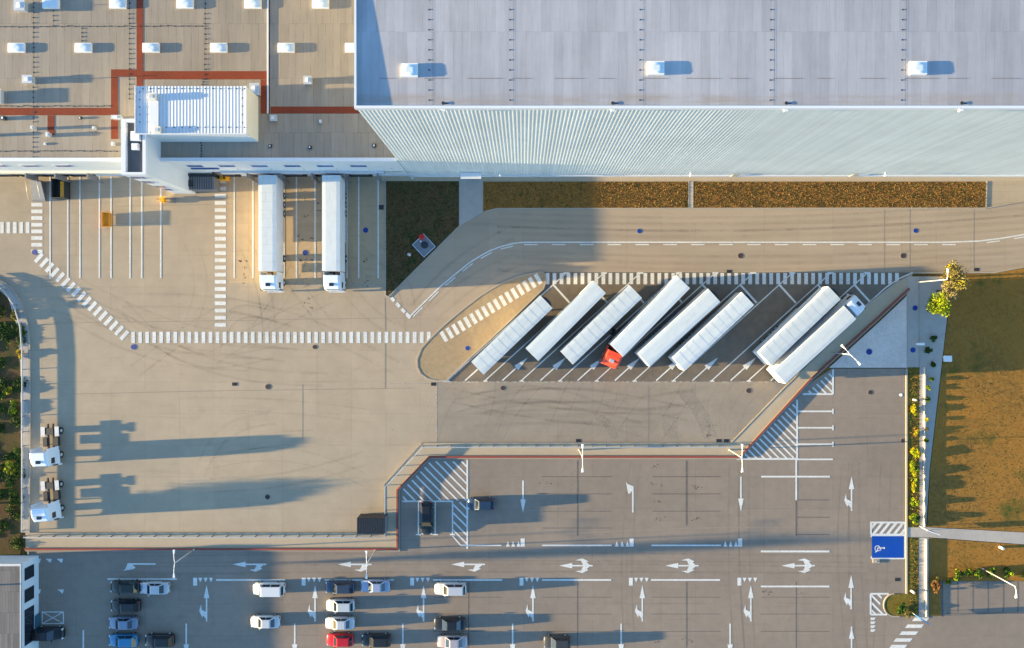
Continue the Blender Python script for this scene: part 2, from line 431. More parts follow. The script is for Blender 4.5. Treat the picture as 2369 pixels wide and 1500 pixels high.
# ------------------------------------------------------------------ the ground
def poly(name, pts, z, mat, z1=None):
    b = MB(); P = [W(*p) for p in pts]
    if z1 is None: b.sheet(P, z)
    else: b.extrude(P, z, z1)
    return struct(b.build(name, mat))

g = MB(); g.sheet([(-2500, -2500), (2500, -2500), (2500, 2500), (-2500, 2500)], -0.05)
struct(g.build('ground', M['earth']))
poly('loading_yard', [(52, 395), (2700, 395), (2700, 430), (2500, 440), (2369, 470), (2369, 618), (2300, 630), (2112, 632), (2014, 697), (1925, 790), (1688, 1030), (985, 1030), (890, 1125), (890, 1235), (60, 1235),
                      (68, 1000), (66, 800), (60, 745), (45, 700), (20, 665), (-20, 640), (-60, 628), (-700, 628), (-700, 395)], 0.0, M['yard'])
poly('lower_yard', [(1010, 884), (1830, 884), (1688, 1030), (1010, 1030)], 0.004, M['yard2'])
poly('dock_apron', [(530, 408), (891, 408), (891, 655), (530, 655)], 0.004, M['dockpave'])
poly('road', [(891, 690), (1062, 524), (1116, 492), (1160, 483), (2281, 483), (2369, 466), (2700, 400), (2700, 560), (2369, 618), (2300, 630), (1258, 630), (1180, 645), (1074, 715), (997, 784), (940, 770), (890, 720)], 0.006, M['road'])
poly('stall_surface', [(1258, 630), (2112, 631), (2014, 697), (1925, 790), (1830, 884), (1034, 884)], 0.008, M['stalls'])
poly('car_park', [(66, 1272), (926, 1272), (926, 1133), (992, 1062), (1708, 1062), (1874, 886), (1925, 853), (2096, 853), (2096, 1424), (2140, 1424), (2700, 1440), (2700, 2000), (-500, 2000), (-500, 1520), (66, 1520)], 0.004, M['carpark'])
poly('side_car_park', [(2176, 1345), (2700, 1345), (2700, 1441), (2176, 1441)], 0.003, M['carpark'])
for pts in ([(988, 1200), (990, 1065), (1300, 1065)],): pass
# raised walkway strip between yard and car park
up = [(60, 1232), (888, 1232), (888, 1120), (975, 1024), (1690, 1024), (1817, 893), (1925, 790), (2014, 697), (2070, 655), (2110, 633)]
dn = [(2105, 672), (2085, 690), (2031, 741), (1874, 884), (1712, 1062), (995, 1062), (925, 1135), (925, 1275), (60, 1275)]
poly('walkway_strip', up + dn, 0.0, M['walktan'], 0.09)
b = MB(); b.ribbon([W(*p) for p in dn], 0.14, 0.0, 0.13, off=-0.05)
b.ribbon([W(*p) for p in up], 0.12, 0.0, 0.13, off=-0.06)
struct(b.build('walkway_kerb', M['kerb']))
poly('paved_corner', [(1918, 851), (2097, 851), (2097, 684), (2090, 692), (2036, 743)], 0.0, M['paver'], 0.10)
poly('pavement', [(2098, 640), (2124, 640), (2124, 850), (2098, 850)], 0.0, M['walk'], 0.11)
poly('path', [(2127, 640), (2200, 640), (2190, 740), (2150, 1085), (2142, 1219), (2127, 1219)], 0.0, M['walk'], 0.06)
poly('verge', [(2100, 850), (2126, 850), (2126, 1220), (2100, 1220)], 0.0, M['verge'], 0.05)
poly('path', [(2096, 1220), (2145, 1220), (2700, 1250), (2700, 1284), (2145, 1243), (2096, 1243)], 0.0, M['walk'], 0.07)
poly('path', [(2125, 1244), (2148, 1244), (2148, 1430), (2125, 1430)], 0.0, M['walk'], 0.064)
isl = [(2101, 1244), (2124, 1244), (2124, 1426), (2080, 1426)] + [(2068 + 24 * math.cos(t), 1400 - 26 * math.sin(t)) for t in [math.pi * (1.5 - k / 10) for k in range(11)]] + [(2100, 1374)]
poly('verge', isl, 0.0, M['verge'], 0.08)
poly('lawn', [(2200, 640), (2300, 632), (2369, 618), (2700, 560), (2700, 1249), (2145, 1219), (2152, 1085), (2192, 740)], 0.0, M['lawn'], 0.05)
poly('lawn', [(2149, 1245), (2700, 1285), (2700, 1344), (2176, 1344), (2176, 1425), (2149, 1425)], 0.0, M['lawn'], 0.055)
poly('grass_bed', [(892, 420), (1062, 420), (1062, 524), (899, 686), (892, 683)], 0.0, M['darkgrass'], 0.05)
poly('grass_bed', [(1118, 421), (1593, 421), (1593, 481), (1150, 482), (1132, 486), (1118, 490)], 0.0, M['drybed'], 0.05)
poly('grass_bed', [(1603, 421), (2281, 421), (2279, 481), (1603, 481)], 0.0, M['drybed'], 0.05)
poly('path', [(1063, 409), (1116, 409), (1116, 492), (1063, 523)], 0.0, M['walk'], 0.075)
poly('wall_strip', [(875, 408), (2369, 408), (2369, 419), (875, 419)], 0.0, M['walktan'], 0.035)
isl2 = [(1254, 629), (1200, 640), (1153, 659), (1112, 684), (1073, 714), (1030, 750), (997, 782), (975, 806), (965, 832), (966, 850), (974, 866), (990, 877), (1012, 882), (1032, 881), (1086, 829), (1180, 742), (1257, 668), (1263, 650), (1261, 636)]
poly('traffic_island', isl2, 0.0, M['island'], 0.07)
b = MB(); b.ribbon([W(*p) for p in isl2], 0.22, 0.0, 0.11, closed=True)
b.ribbon([W(892, 420), W(892, 684), W(899, 687), W(1062, 524), W(1117, 492), W(1132, 487), W(1152, 483), W(2281, 482), W(2283, 420)], 0.16, 0.0, 0.08)
b.ribbon([W(2281, 482), W(2369, 466), W(2700, 405)], 0.16, 0.0, 0.08)
b.ribbon([W(2097, 853), W(2097, 1374)], 0.24, 0.0, 0.12)
b.ribbon([W(2112, 632), W(2300, 631), W(2369, 618), W(2700, 560)], 0.18, 0.0, 0.10)
b.ribbon([W(2098, 645), W(2098, 852)], 0.16, 0.0, 0.12)
b.ribbon([W(2125, 640), W(2125, 850)], 0.16, 0.0, 0.13)
b.ribbon([W(*p) for p in isl[3:15]], 0.16, 0.0, 0.12)
lk = [(68, 1232), (70, 1000), (69, 800), (64, 750), (50, 702), (25, 664), (-15, 640), (-60, 628)]
b.ribbon([W(*p) for p in lk], 0.25, 0.0, 0.14)
b.ribbon([W(66, 1275), W(66, 1297)], 0.2, 0.0, 0.12)
b.ribbon([W(1593.5, 420), W(1593.5, 482)], 0.12, 0.0, 0.08); b.ribbon([W(1603, 420), W(1603, 482)], 0.12, 0.0, 0.08)
b.ribbon([W(1063, 421), W(1063, 523)], 0.12, 0.0, 0.085); b.ribbon([W(1117, 421), W(1117, 490)], 0.12, 0.0, 0.085)
struct(b.build('kerb', M['kerb']))
poly('path', [(1594, 421), (1602, 421), (1602, 481), (1594, 481)], 0.0, M['walk'], 0.06)
poly('pavement', [(52, 700), (64, 760), (67, 850), (67, 1232), (50, 1232), (48, 850), (42, 760), (20, 690), (-20, 655), (-20, 642), (22, 665), (46, 700)], 0.0, M['walk'], 0.09)
poly('undergrowth_bed', [(-400, 640), (-25, 655), (15, 688), (38, 740), (46, 820), (48, 1290), (-400, 1290)], 0.0, M['darkgrass'], 0.05)

# ------------------------------------------------------------------ painted markings
Z = 0.014
def V2(p): return W(p[0], p[1])
def bars(mb, a, c, n, wbar, lbar, skew=None):
    """n bars from a to c; each wbar thick along the run and lbar long across it"""
    a, c = Vector(a), Vector(c); d = (c - a); st = d / (n - 1); d.normalize()
    o = Vector((-d.y, d.x)) if skew is None else Vector(skew).normalized()
    for i in range(n):
        p = a + st * i
        wv, lv = d * wbar / 2, o * lbar / 2
        mb.sheet([V2(p - wv - lv), V2(p + wv - lv), V2(p + wv + lv), V2(p - wv + lv)], Z)
PLC = [0]
def pl(mb, pts, w, z=None):
    for p, q in zip(pts[:-1], pts[1:]):
        PLC[0] += 1
        zz = (0.0185 if z is None else z) + (PLC[0] % 23) * 0.0003
        mb.line(V2(p), V2(q), w * PX, zz)

cw = MB()
bars(cw, (510, 420), (510, 752), 21, 8.5, 26)
bars(cw, (308, 781), (992, 781), 43, 8.5, 26)
bars(cw, (90, 597), (288, 776), 17, 8.5, 26)
bars(cw, (85.5, 474), (85.5, 582), 8, 8.5, 26)
bars(cw, (-10, 527), (64, 527), 6, 8.5, 26)
bars(cw, (1027, 779), (1245, 646), 17, 9, 26, (40, 70))
bars(cw, (1266.6, 645), (2075, 645), 51, 8.5, 26)
for (x, y, w_) in ((2130, 1433, 34), (2115.5, 1449, 38), (2102.5, 1465, 38), (2089, 1481, 38), (2078, 1496, 36), (2064, 1512, 36)):
    cw.sheet([V2((x - w_ / 2 + 3, y - 4)), V2((x + w_ / 2 + 3, y - 4)), V2((x + w_ / 2 - 3, y + 4)), V2((x - w_ / 2 - 3, y + 4))], Z)
# island bars sit on the raised surface
ob = struct(cw.build('crosswalk_markings', M['paint']))
cw = MB(); Z = 0.074
bars(cw, (1027, 779), (1245, 646), 17, 9, 26, (40, 70))
Z = 0.014
struct(cw.build('island_crosswalk_markings', M['paint']))

ln = MB()
for x in (116, 157, 185, 230, 257, 301, 328, 372, 542, 585, 657.5, 686, 729, 803, 830, 875):
    pl(ln, [(x, 409), (x, 644)], 3.3)
mid = [(950.5, 730), (1018, 664), (1052, 636), (1085.6, 608.5), (1112, 592), (1134.7, 579.8), (1158, 571), (1183.8, 564.5), (1198, 562), (1214, 560.8), (2180, 560.8), (2222, 559.8), (2265, 558), (2300, 554), (2334, 549), (2369, 543), (2450, 528)]
pl(ln, mid, 3.0)
x = 1212
while x < 2240: pl(ln, [(x, 566.3), (x + 31.5, 566.3)], 2.4); x += 64.5
def offset_dashes(mb, pts, first, period, length, off, count, w):
    P = [Vector(p) for p in pts]
    def at(d):
        for a, c in zip(P[:-1], P[1:]):
            l = (c - a).length
            if d <= l: t = (c - a).normalized(); return a + t * d + Vector((-t.y, t.x)) * off
            d -= l
        return P[-1]
    for k in range(count):
        d0 = first + k * period
        pl(mb, [at(d0), at(d0 + length / 2), at(d0 + length)], w)
offset_dashes(ln, mid, 2, 52, 30, 5.5, 6, 2.4)
offset_dashes(ln, [(2262, 558.2), (2300, 554), (2334, 549), (2369, 543), (2450, 528)], 20, 64, 31, 5.5, 2, 2.4)
for k in range(4):
    a = Vector((905, 689)) + Vector((12.2, 13.0)) * k
    pl(ln, [a, a + Vector((7.5, 8))], 7.5)
pl(ln, [(940, 725), (950.5, 734)], 6)
pl(ln, [(2111.7, 630.7), (2080, 645), (2050, 665), (2014, 697), (2000, 711)], 3.0)
# diagonal stalls
D = Vector((790, -715)).normalized(); N = Vector((715, 790)).normalized()
stall = [1033.5, 1121, 1205, 1294, 1378.5, 1466, 1556.5, 1645.5, 1730]
for i, x in enumerate(stall):
    top = Vector((x, 882)) + Vector((790, -715)) * ((882 - 632) / 715.0)
    pl(ln, [(x, 882), top], 2.6)
    pl(ln, [(x - 3, 882), (x + 7, 882)], 2.4)
    pl(ln, [top - Vector((7, 0)), top + Vector((7, 0))], 4)
    a = Vector((x, 882)) + Vector((790, -715)) * ((882 - 659) / 715.0)
    if i < 9: pl(ln, [a, a + N * 57], 4.6)
for i, x in enumerate([1162, 1250, 1336, 1422, 1518, 1602, 1690, 1076, 1783]):
    a = Vector((x, 881))
    if i >= 7: pl(ln, [a, a + D * (40 if i == 7 else 14)], 3); continue
    pl(ln, [a, a + D * 46], 3)
    t = a + D * 44
    ln.sheet([V2(t + N * 6.8), V2(t - N * 6.8), V2(t + D * 36)], Z + 0.0125)
struct(ln.build('lane_markings', M['paint']))
jl = MB()
pl(jl, [(1012, 884), (1800, 884)], 2.2, 0.016); pl(jl, [(1010, 884), (1010, 1022)], 2.0, 0.016); pl(jl, [(900, 888), (1000, 888)], 1.6, 0.016)
struct(jl.build('pale_joint', M['paint_worn']))

cp = MB()
def hatch(mb, corners, w, slope, period, border=None):
    """diagonal stripes clipped to a convex polygon"""
    P = [Vector(c) for c in corners]
    d = Vector(slope).normalized(); n = Vector((-d.y, d.x))
    vals = [p.dot(n) for p in P]
    t = math.ceil(min(vals) / period) * period
    while t < max(vals):
        def clip(pts, val, sign):
            out = []
            for i in range(len(pts)):
                a, c = pts[i], pts[(i + 1) % len(pts)]
                da, dc = (a.dot(n) - val) * sign, (c.dot(n) - val) * sign
                if da >= 0: out.append(a)
                if da * dc < 0: out.append(a + (c - a) * (da / (da - dc)))
            return out
        q = clip(clip(P, t - w / 2, 1), t + w / 2, -1) if True else []
        if len(q) >= 3: mb.sheet([V2(p) for p in q], Z)
        t += period
    if border: pl(mb, [P[-1]] + P if border == 'closed' else border, 4.2, Z + 0.004)
hatch(cp, [(1844, 925), (1844, 1062), (1712, 1062)], 4.0, (1, 1), 12.2, [(1844, 925), (1844, 1062), (1704, 1062)])
hatch(cp, [(1927, 857), (1927, 912), (1862, 912)], 4.0, (1, 1), 12.2, [(1927, 855), (1927, 912), (1857, 912)])
hatch(cp, [(2015, 1209), (2094, 1209), (2094, 1236), (2015, 1236)], 6.0, (1, -1.25), 12.5, [(2015, 1209), (2094, 1209), (2094, 1237), (2015, 1237), (2015, 1207)])
hatch(cp, [(2015, 1375), (2042, 1375), (2036, 1400), (2048, 1421), (2015, 1421)], 4.5, (1, 1), 12.2, [(2056, 1374), (2014, 1374), (2014, 1422), (2052, 1422)])
hatch(cp, [(995, 1068), (1079, 1068), (1079, 1158), (932, 1158), (932, 1132)], 3.6, (1, 1), 14)
hatch(cp, [(1049, 1162), (1079, 1162), (1079, 1266), (1049, 1238)], 3.6, (1, 1), 14)
pl(cp, [(1081, 1064), (1081, 1270)], 4); pl(cp, [(930, 1160), (1048, 1160)], 3.4)
for x in (968, 1007, 1047): pl(cp, [(x, 1160), (x, 1237)], 3.2); pl(cp, [(x - 6, 1237), (x + 6, 1237)], 3)
pl(cp, [(1047, 1240), (1066, 1262), (1160, 1262)], 3)
for y in (952, 990, 1028): pl(cp, [(1844, y), (1927, y)], 3.6); pl(cp, [(1927, y - 6), (1927, y + 6)], 3.2)
pl(cp, [(1844, 1063), (1927, 1063)], 3.6); pl(cp, [(1842, 1062), (1842, 1157)], 4)
pl(cp, [(1761, 1103), (1920, 1103)], 4); pl(cp, [(1760, 1276), (1919, 1276)], 4.4); pl(cp, [(1760, 1357), (1919, 1357)], 4)
for x in (1507, 1254): pl(cp, [(x, 1262), (x + 161, 1262)], 3.4)
for x in (1506, 1254, 1002, 751, 500, 249): pl(cp, [(x, 1342 - (2 if x < 300 else 0)), (x + 160, 1342 - (2 if x < 300 else 0))], 3.8)
def arrow(mb, tail, d, L, left=False, right=False, head=30, hw=6.3, sw=3.4):
    tail = Vector(tail); d = Vector(d).normalized(); lf = Vector((d.y, -d.x))
    def q(u, v): return V2(tail + d * u + lf * v)
    mb.sheet([q(0, -sw / 2), q(0, sw / 2), q(L - head, sw / 2), q(L - head, -sw / 2)], Z)
    mb.sheet([q(L - head, -hw), q(L - head, hw), q(L, 0)], Z + 0.001)
    for on, s in ((left, 1), (right, -1)):
        if on:
            pts = [(6, 1 * s), (14, 8 * s), (9, 10 * s), (24, 17 * s), (40, 12.5 * s), (27, 11.5 * s), (22, 1 * s)]
            mb.sheet([q(0 + u, v) for u, v in pts], Z + 0.002)
def turn(mb, tail, d, L, s=1):
    tail = Vector(tail); d = Vector(d).normalized(); lf = Vector((d.y, -d.x))
    def q(u, v): return V2(tail + d * u + lf * v * s)
    mb.sheet([q(0, -1.7), q(0, 1.7), q(L - 14, 1.7), q(L - 10, -1.7)], Z)
    mb.sheet([q(L - 22, 1.5), q(L - 30, 9), q(L - 24, 12), q(L, 16), q(L - 6, 12), q(L - 12, -1.7)], Z + 0.001)
for x in (478, 729, 980, 1233, 1486, 1737):
    arrow(cp, (x, 1438), (0, -1), 84, left=True)
    cp.sheet([V2((x - 31, 1337)), V2((x - 22, 1337)), V2((x - 22, 1355)), V2((x - 31, 1355))], Z)
    for k in range(3):
        c = x - 14.5 + 12.3 * k
        cp.sheet([V2((c - 4.5, 1337)), V2((c + 4.5, 1337)), V2((c, 1347.5))], Z)
for x in (1714, 1463, 1211):
    cp.sheet([V2((x - 6.5, 1246)), V2((x + 3, 1246)), V2((x + 3, 1265)), V2((x - 6.5, 1265))], Z)
    for k in range(3):
        c = x - 36 + 12.3 * k
        cp.sheet([V2((c - 4.5, 1265)), V2((c + 4.5, 1265)), V2((c, 1252))], Z)
for x in (431, 682, 932, 1186, 1437, 1689): arrow(cp, (x, 1443), (0, 1), 80, head=32)
pl(cp, [(193, 1458), (193, 1520)], 3.4)
arrow(cp, (1714, 1103), (0, 1), 81); arrow(cp, (1210, 1112), (0, 1), 74)
arrow(cp, (1970, 1182), (0, -1), 80, left=True); arrow(cp, (1969, 1410), (0, -1), 80, left=True)
pl(cp, [(1970, 1450), (1970, 1520)], 3.4); cp.sheet([V2((1964, 1478)), V2((1976, 1478)), V2((1970, 1450))], Z + 0.002)
for x in (1885, 1616, 1371): arrow(cp, (x, 1309), (-1, 0), 77, left=True, right=True)
for x in (1122, 860, 616): arrow(cp, (x, 1306), (-1, 0), 78, left=True)
turn(cp, (360, 1305), (-1, 0), 76); turn(cp, (1464, 1186), (0, -1), 72)
for (x, y) in ((88, 1297), (113, 1297), (139, 1297), (88, 1368), (141, 1368)): cp.sheet([V2((x - 8, y - 4)), V2((x + 7, y - 4)), V2((x + 4, y + 6))], Z)
for x in (2018,):
    for k in range(4): cp.sheet([V2((x - 4, 1429 + 9 * k)), V2((x + 8, 1429 + 9 * k)), V2((x + 4, 1435 + 9 * k)), V2((x - 4, 1435 + 9 * k))], Z)
pl(cp, [(98, 1416), (147, 1416), (147, 1443), (98, 1443), (98, 1416)], 2.2); pl(cp, [(98, 1416), (147, 1443)], 1.8, Z + .004); pl(cp, [(98, 1443), (147, 1416)], 1.8, Z + .005)
struct(cp.build('car_park_markings', M['paint']))
b = MB(); b.sheet([V2((2017, 1240)), V2((2091, 1240)), V2((2091, 1291)), V2((2017, 1291))], Z + 0.001)
struct(b.build('blue_parking_bay', M['blue_paint']))
b = MB(); pl(b, [(2015.5, 1239), (2093, 1239), (2093, 1292.5), (2015.5, 1292.5), (2015.5, 1287)], 3.2, Z + 0.006); pl(b, [(2015.5, 1237.5), (2015.5, 1243)], 3.2, Z + 0.006)
# wheelchair symbol, its head towards the right
cx, cy = 2030, 1269
for k in range(14):
    a0, a1 = 2 * math.pi * k / 16 + 0.6, 2 * math.pi * (k + 1) / 16 + 0.6
    pl(b, [(cx + 6 * math.cos(a0), cy + 6 * math.sin(a0)), (cx + 6 * math.cos(a1), cy + 6 * math.sin(a1))], 1.9, Z + 0.010)
pl(b, [(cx + 12, cy - 1), (cx, cy - 1)], 2.4, Z + 0.014); pl(b, [(cx, cy - 1), (cx, cy + 5), (cx - 6, cy + 9)], 2.2, Z + 0.018); pl(b, [(cx + 7, cy - 1), (cx + 7, cy + 5)], 1.8, Z + 0.018)
b.sheet([V2((cx + 15 + 2.4 * math.cos(t), cy - 1 + 2.4 * math.sin(t))) for t in [k * math.pi / 5 for k in range(10)]], Z + 0.012)
struct(b.build('accessible_bay_symbol', M['paint']))
b = MB()   # old, ground-off lines and joints
for y in (1103, 1143, 1183): pl(b, [(1510, y), (1667, y)], 1.6, 0.010)
for y in (1157, 1197, 1237): pl(b, [(1844, y), (1919, y)], 1.8, 0.010)
pl(b, [(1842, 1159), (1842, 1240)], 3.6, 0.010); pl(b, [(1588, 1066), (1588, 1216)], 3.6, 0.0115); pl(b, [(1336, 1066), (1336, 1240)], 3, 0.0115)
for y in (1103, 1143, 1183, 1222): pl(b, [(1255, y), (1415, y)], 1.4, 0.010)
for x in (1588, 1336, 1842, 1084): pl(b, [(x, 1346), (x, 1520)], 2.4, 0.0115)
for x0 in (1507, 1255, 1760, 1002):
    for y in (1382, 1421, 1461): pl(b, [(x0, y), (x0 + 160, y)], 1.2, 0.010)
for x in (2215.6, 2250.7, 2285.8, 2321, 2354.7, 2390): pl(b, [(x, 1346), (x, 1416)], 2.4, 0.010)
pl(b, [(2190, 1419), (2600, 1419)], 2.0, 0.0115)
pl(b, [(2180, 1345), (2180, 1427)], 4.0, 0.0105)
struct(b.build('ground_off_lines', M['joint']))
b = MB()
for y, a, c in ((905, 1850, 2090), (936, 1850, 2090), (963, 1845, 2090), (1031, 1845, 2060)): pl(b, [(a, y), (c, y)], 1.2, 0.0095)
for x in (700, 1500): pl(b, [(x, 890), (x, 1022)], 1.2, 0.0095)
pl(b, [(270, 478), (540, 472)], 1.2, 0.0095); pl(b, [(100, 748), (540, 742), (890, 736)], 1.2, 0.0095); pl(b, [(170, 912), (480, 905), (960, 898)], 1.3, 0.0095)  # first line, across the dock lanes, is a painted power-line shadow
for x in (2046, 2105, 2253): pl(b, [(x, 485), (x, 626)], 1.4, 0.0095)
pl(b, [(891, 690), (891, 900)], 1.5, 0.0095)
pl(b, [(1300, 1235), (1600, 1222), (1900, 1219)], 2.0, 0.0095)
struct(b.build('joints_and_wire_shadow', M['joint_shadow_line']))
b = MB(); rs = random.Random(3)
def blob(mb, x, y, r, z=0.012, el=1.0):
    n = 9; mb.sheet([V2((x + r * el * rs.uniform(.5, 1.1) * math.cos(t), y + r * rs.uniform(.5, 1.1) * math.sin(t))) for t in [k * 2 * math.pi / n for k in range(n)]], z + rs.random() * 0.0006)
for cx, ys in ((564, (600, 620, 634, 643, 655)), (708, (590, 600, 608, 630, 648, 656, 662)), (708, (440, 460, 500)), (848, (600, 640, 650, 660)), (717, (690, 700, 712, 726))):
    for y in ys:
        for k in range(4): blob(b, cx + rs.gauss(0, 5), y + rs.gauss(0, 2), rs.uniform(0.6, 2.4))
for (x, y) in ((693, 545), (695, 602), (722, 602), (736, 470), (739, 487), (700, 555), (720, 552), (842, 604), (555, 605), (570, 604)):
    for k in range(3): blob(b, x + rs.gauss(0, 2), y + rs.gauss(0, 1), rs.uniform(1, 2.6), el=1.5)
for (x, y) in ((1518, 1080), (1520, 1120), (1522, 1160), (1608, 1199), (1525, 1200), (1610, 1128), (1775, 1370), (1850, 1372), (1520, 1485), (1593, 1482), (1640, 985), (1640, 1008), (1270, 1118)):
    for k in range(9): blob(b, x + rs.gauss(0, 7), y + rs.gauss(0, 2.4), rs.uniform(0.5, 2.0), el=1.4)
for k in range(260): blob(b, rs.uniform(1020, 2080), rs.uniform(890, 1480), rs.uniform(0.4, 1.1))
for k in range(160): blob(b, rs.uniform(400, 1000), rs.uniform(660, 1000), rs.uniform(0.4, 1.1))
for k in range(70): blob(b, rs.uniform(1750, 1960), rs.uniform(650, 870), rs.uniform(0.5, 1.8))
struct(b.build('oil_stains', M['stain']))
b = MB()
def tyres(x0, y0, x1, y1, bend, gap=30, w=5, n=14):
    a, c = Vector((x0, y0)), Vector((x1, y1)); d = (c - a); o = Vector((-d.y, d.x)).normalized()
    for sgn in (-.5, .5):
        pts = [a + d * (k / n) + o * (bend * math.sin(math.pi * k / n) + sgn * gap) for k in range(n + 1)]
        b.ribbon([V2(p) for p in pts], w * PX, 0.0100 + rs.random() * .0012)
for i_ in range(9): tyres(rs.uniform(120, 900), rs.uniform(655, 740), rs.uniform(300, 1000), rs.uniform(760, 880), rs.uniform(-70, 70), w=rs.uniform(3, 6))
for xx in (440, 564, 630, 708, 775, 848): tyres(xx, 560, xx + rs.uniform(-120, 160), 760, rs.uniform(-40, 40), w=rs.uniform(3, 6))
for yy in (505, 520, 536, 590, 606): tyres(1150, yy + 4, 2400, yy - (24 if yy < 560 else 10), 22, w=rs.uniform(5, 9), n=30)
tyres(960, 720, 1180, 540, -18, w=7); tyres(1000, 730, 1200, 600, -14, w=7)
for i_ in range(7): tyres(rs.uniform(1040, 1300), rs.uniform(900, 1000), rs.uniform(1400, 1680), rs.uniform(900, 1000), rs.uniform(-40, 40), w=rs.uniform(4, 8))
for i_ in range(5): tyres(rs.uniform(200, 500), rs.uniform(900, 1200), rs.uniform(600, 880), rs.uniform(900, 1120), rs.uniform(-70, 70), w=rs.uniform(3, 6))
for xx in (1700, 1960, 2050, 1470, 1720, 1975): tyres(xx, 1070, xx + rs.uniform(-20, 20), 1500, rs.uniform(-25, 25), gap=24, w=rs.uniform(3, 5))
for yy in (1300, 1316): tyres(300, yy, 2000, yy + rs.uniform(-6, 6), rs.uniform(-8, 8), gap=25, w=4, n=24)
for xx in stall: tyres(xx + 40, 880, xx + rs.uniform(-60, 20), 1010, rs.uniform(-20, 20), w=3)
struct(b.build('tyre_marks', M['tyre']))
b = MB()
for pts in ([(1560, 905), (1600, 900), (1640, 960), (1660, 1010), (1630, 1018), (1600, 950)], [(1395, 960), (1420, 985), (1432, 1015), (1415, 1016), (1400, 990), (1375, 968)], [(1530, 958), (1568, 955), (1568, 1016), (1545, 1015), (1530, 995)]):
    b.sheet([V2(p) for p in pts], 0.0085)
struct(b.build('repair_patches', M['patch']))

# ------------------------------------------------------------------ covers and gullies
def manhole(x, y, label, kind='blue', r=0.38, z=0.012):
    t = thing('manhole_cover', label, 'manhole cover', W(x, y, 0) + Vector((0, 0, z)), 0, None)
    a = MB(); a.cyl((0, 0, 0), (0, 0, 0.01), r * 1.18, n=24); a.build('cover_ring', M['ring'] if kind != 'pale' else M['browncover'], t)
    c = MB(); c.cyl((0, 0, 0.011), (0, 0, 0.022), r, n=24, smooth=False)
    for k in range(-3, 4): c.box(-r * .8, k * r * .22 - .015, 0.022, r * .8, k * r * .22 + .015, 0.028) if abs(k) < 3 else None
    c.build('lid', {'blue': M['bluecover'], 'dark': M['browncover'], 'pale': M['whiteplastic']}[kind], t)
manhole(846, 533, 'blue manhole cover in the empty dock bay right of the parked trucks')
manhole(706, 585, 'blue manhole cover between the two white trucks at the docks')
manhole(1479, 535, 'blue manhole cover on the upper lane below the dry grass bed', r=.33)
manhole(2118, 534, 'blue manhole cover on the upper lane near the road bend at right', r=.33)
manhole(2116, 713, 'dark blue manhole cover on the shaded pavement beside the lime tree', z=.112)
manhole(2010, 814, 'blue manhole cover in the middle of the grey paved corner', z=.102, r=.42)
manhole(2111, 810, 'blue manhole cover on the narrow pavement right of the grey paved corner', z=.112)
manhole(1082, 806, 'blue manhole cover on the brown teardrop traffic island', z=.072, r=.34)
manhole(80, 584, 'blue manhole cover where the left crosswalk turns diagonal')
manhole(309, 803, 'blue manhole cover under the left end of the long horizontal crosswalk')
manhole(1713, 592, 'dark rusty manhole cover on the lower lane above the crosswalk middle', 'dark')
manhole(2089, 592, 'dark rusty manhole cover on the lower lane near the crosswalk end', 'dark')
manhole(1163, 898, 'dark manhole cover just below the first diagonal parking arrows', 'dark', r=.33)
manhole(1732, 904, 'dark manhole cover below the last free diagonal truck stall', 'dark')
manhole(2013, 908, 'black manhole cover in the car park right of the small hatched triangle', 'dark', r=.33)
manhole(2084, 914, 'pale round manhole cover beside the right kerb of the car park', 'pale', r=.26)
manhole(2088, 1020, 'small brown manhole cover against the right kerb by the yellow hedge', 'dark', r=.3)
manhole(620, 895, 'dark manhole cover in the open yard left of the traffic island', 'dark')
manhole(728, 803, 'dark manhole cover just under the middle of the long horizontal crosswalk', 'dark', r=.3)
manhole(619, 1150, 'dark manhole cover in the lower yard left of the dark container', 'dark', r=.35)
def gully(x, y, label, w=.75, d=.5, rz=0):
    t = thing('drain_grate', label, 'drain', W(x, y, 0) + Vector((0, 0, 0.014)), rz)
    a = MB(); a.box(-w / 2, -d / 2, 0, w / 2, d / 2, 0.012); a.build('grate_frame', M['browncover'], t)
    a = MB()
    for k in range(5): a.box(-w / 2 + .06 + k * w * .18, -d / 2 + .05, 0.0125, -w / 2 + .12 + k * w * .18, d / 2 - .05, 0.02)
    a.build('grate_bars', M['darkmetal'], t)
gully(1003, 889, 'black drain grate at the lower tip of the teardrop island')
gully(1687, 628.5, 'black drain grate on the road edge above the crosswalk')
gully(2259, 624, 'black drain grate at the road edge beside the lawn corner')
gully(2076, 1341, 'dark drain grate in the car park below the blue bay')
gully(1338, 1020, 'black drain grate in the yard beside the left lamp post')
gully(1663, 1020, 'left one of two black drain grates where the diagonal walkway starts')
gully(1680, 1020, 'right one of two black drain grates where the diagonal walkway starts')
gully(543, 889, 'dark drain grate in the open yard left of the round cover')
gully(882, 480, 'dark drain grate next to the left kerb of the shaded grass bed', d=.7)

# ------------------------------------------------------------------ the high warehouse
WX, WY = -16.74, 21.15
hb = thing('high_warehouse', 'tall pale warehouse with ribbed light wall and flat lavender grey roof', 'building', (50, 21.15, 0))
HO = hb.location
X1, Y1 = 170.0, 75.0
def RZ(x, y): return 32.61 + 0.019 * (min(y, 41) - 21.3) - 0.019 * max(0, y - 41)
b = MB(); b.box(WX, WY, 0, X1, Y1, 32.4)
b.build('wall_core', M['rib_wall'], hb, HO)
b = MB()
n = int((X1 - WX) / 0.42)
for i in range(n):
    x = WX + 0.1 + i * 0.42
    b.loft([[(x, WY, z), (x + .06, WY - .008, z), (x + .16, WY - .008, z), (x + .22, WY, z)] for z in (0.75, 32.75)], 0, False)
b.build('ribbed_cladding', M['rib_wall'], hb, HO)
b = MB(); b.box(WX - .02, WY - .001, 0.75, WX - .002, Y1, 32.4)
n = int((Y1 - WY) / 0.5)
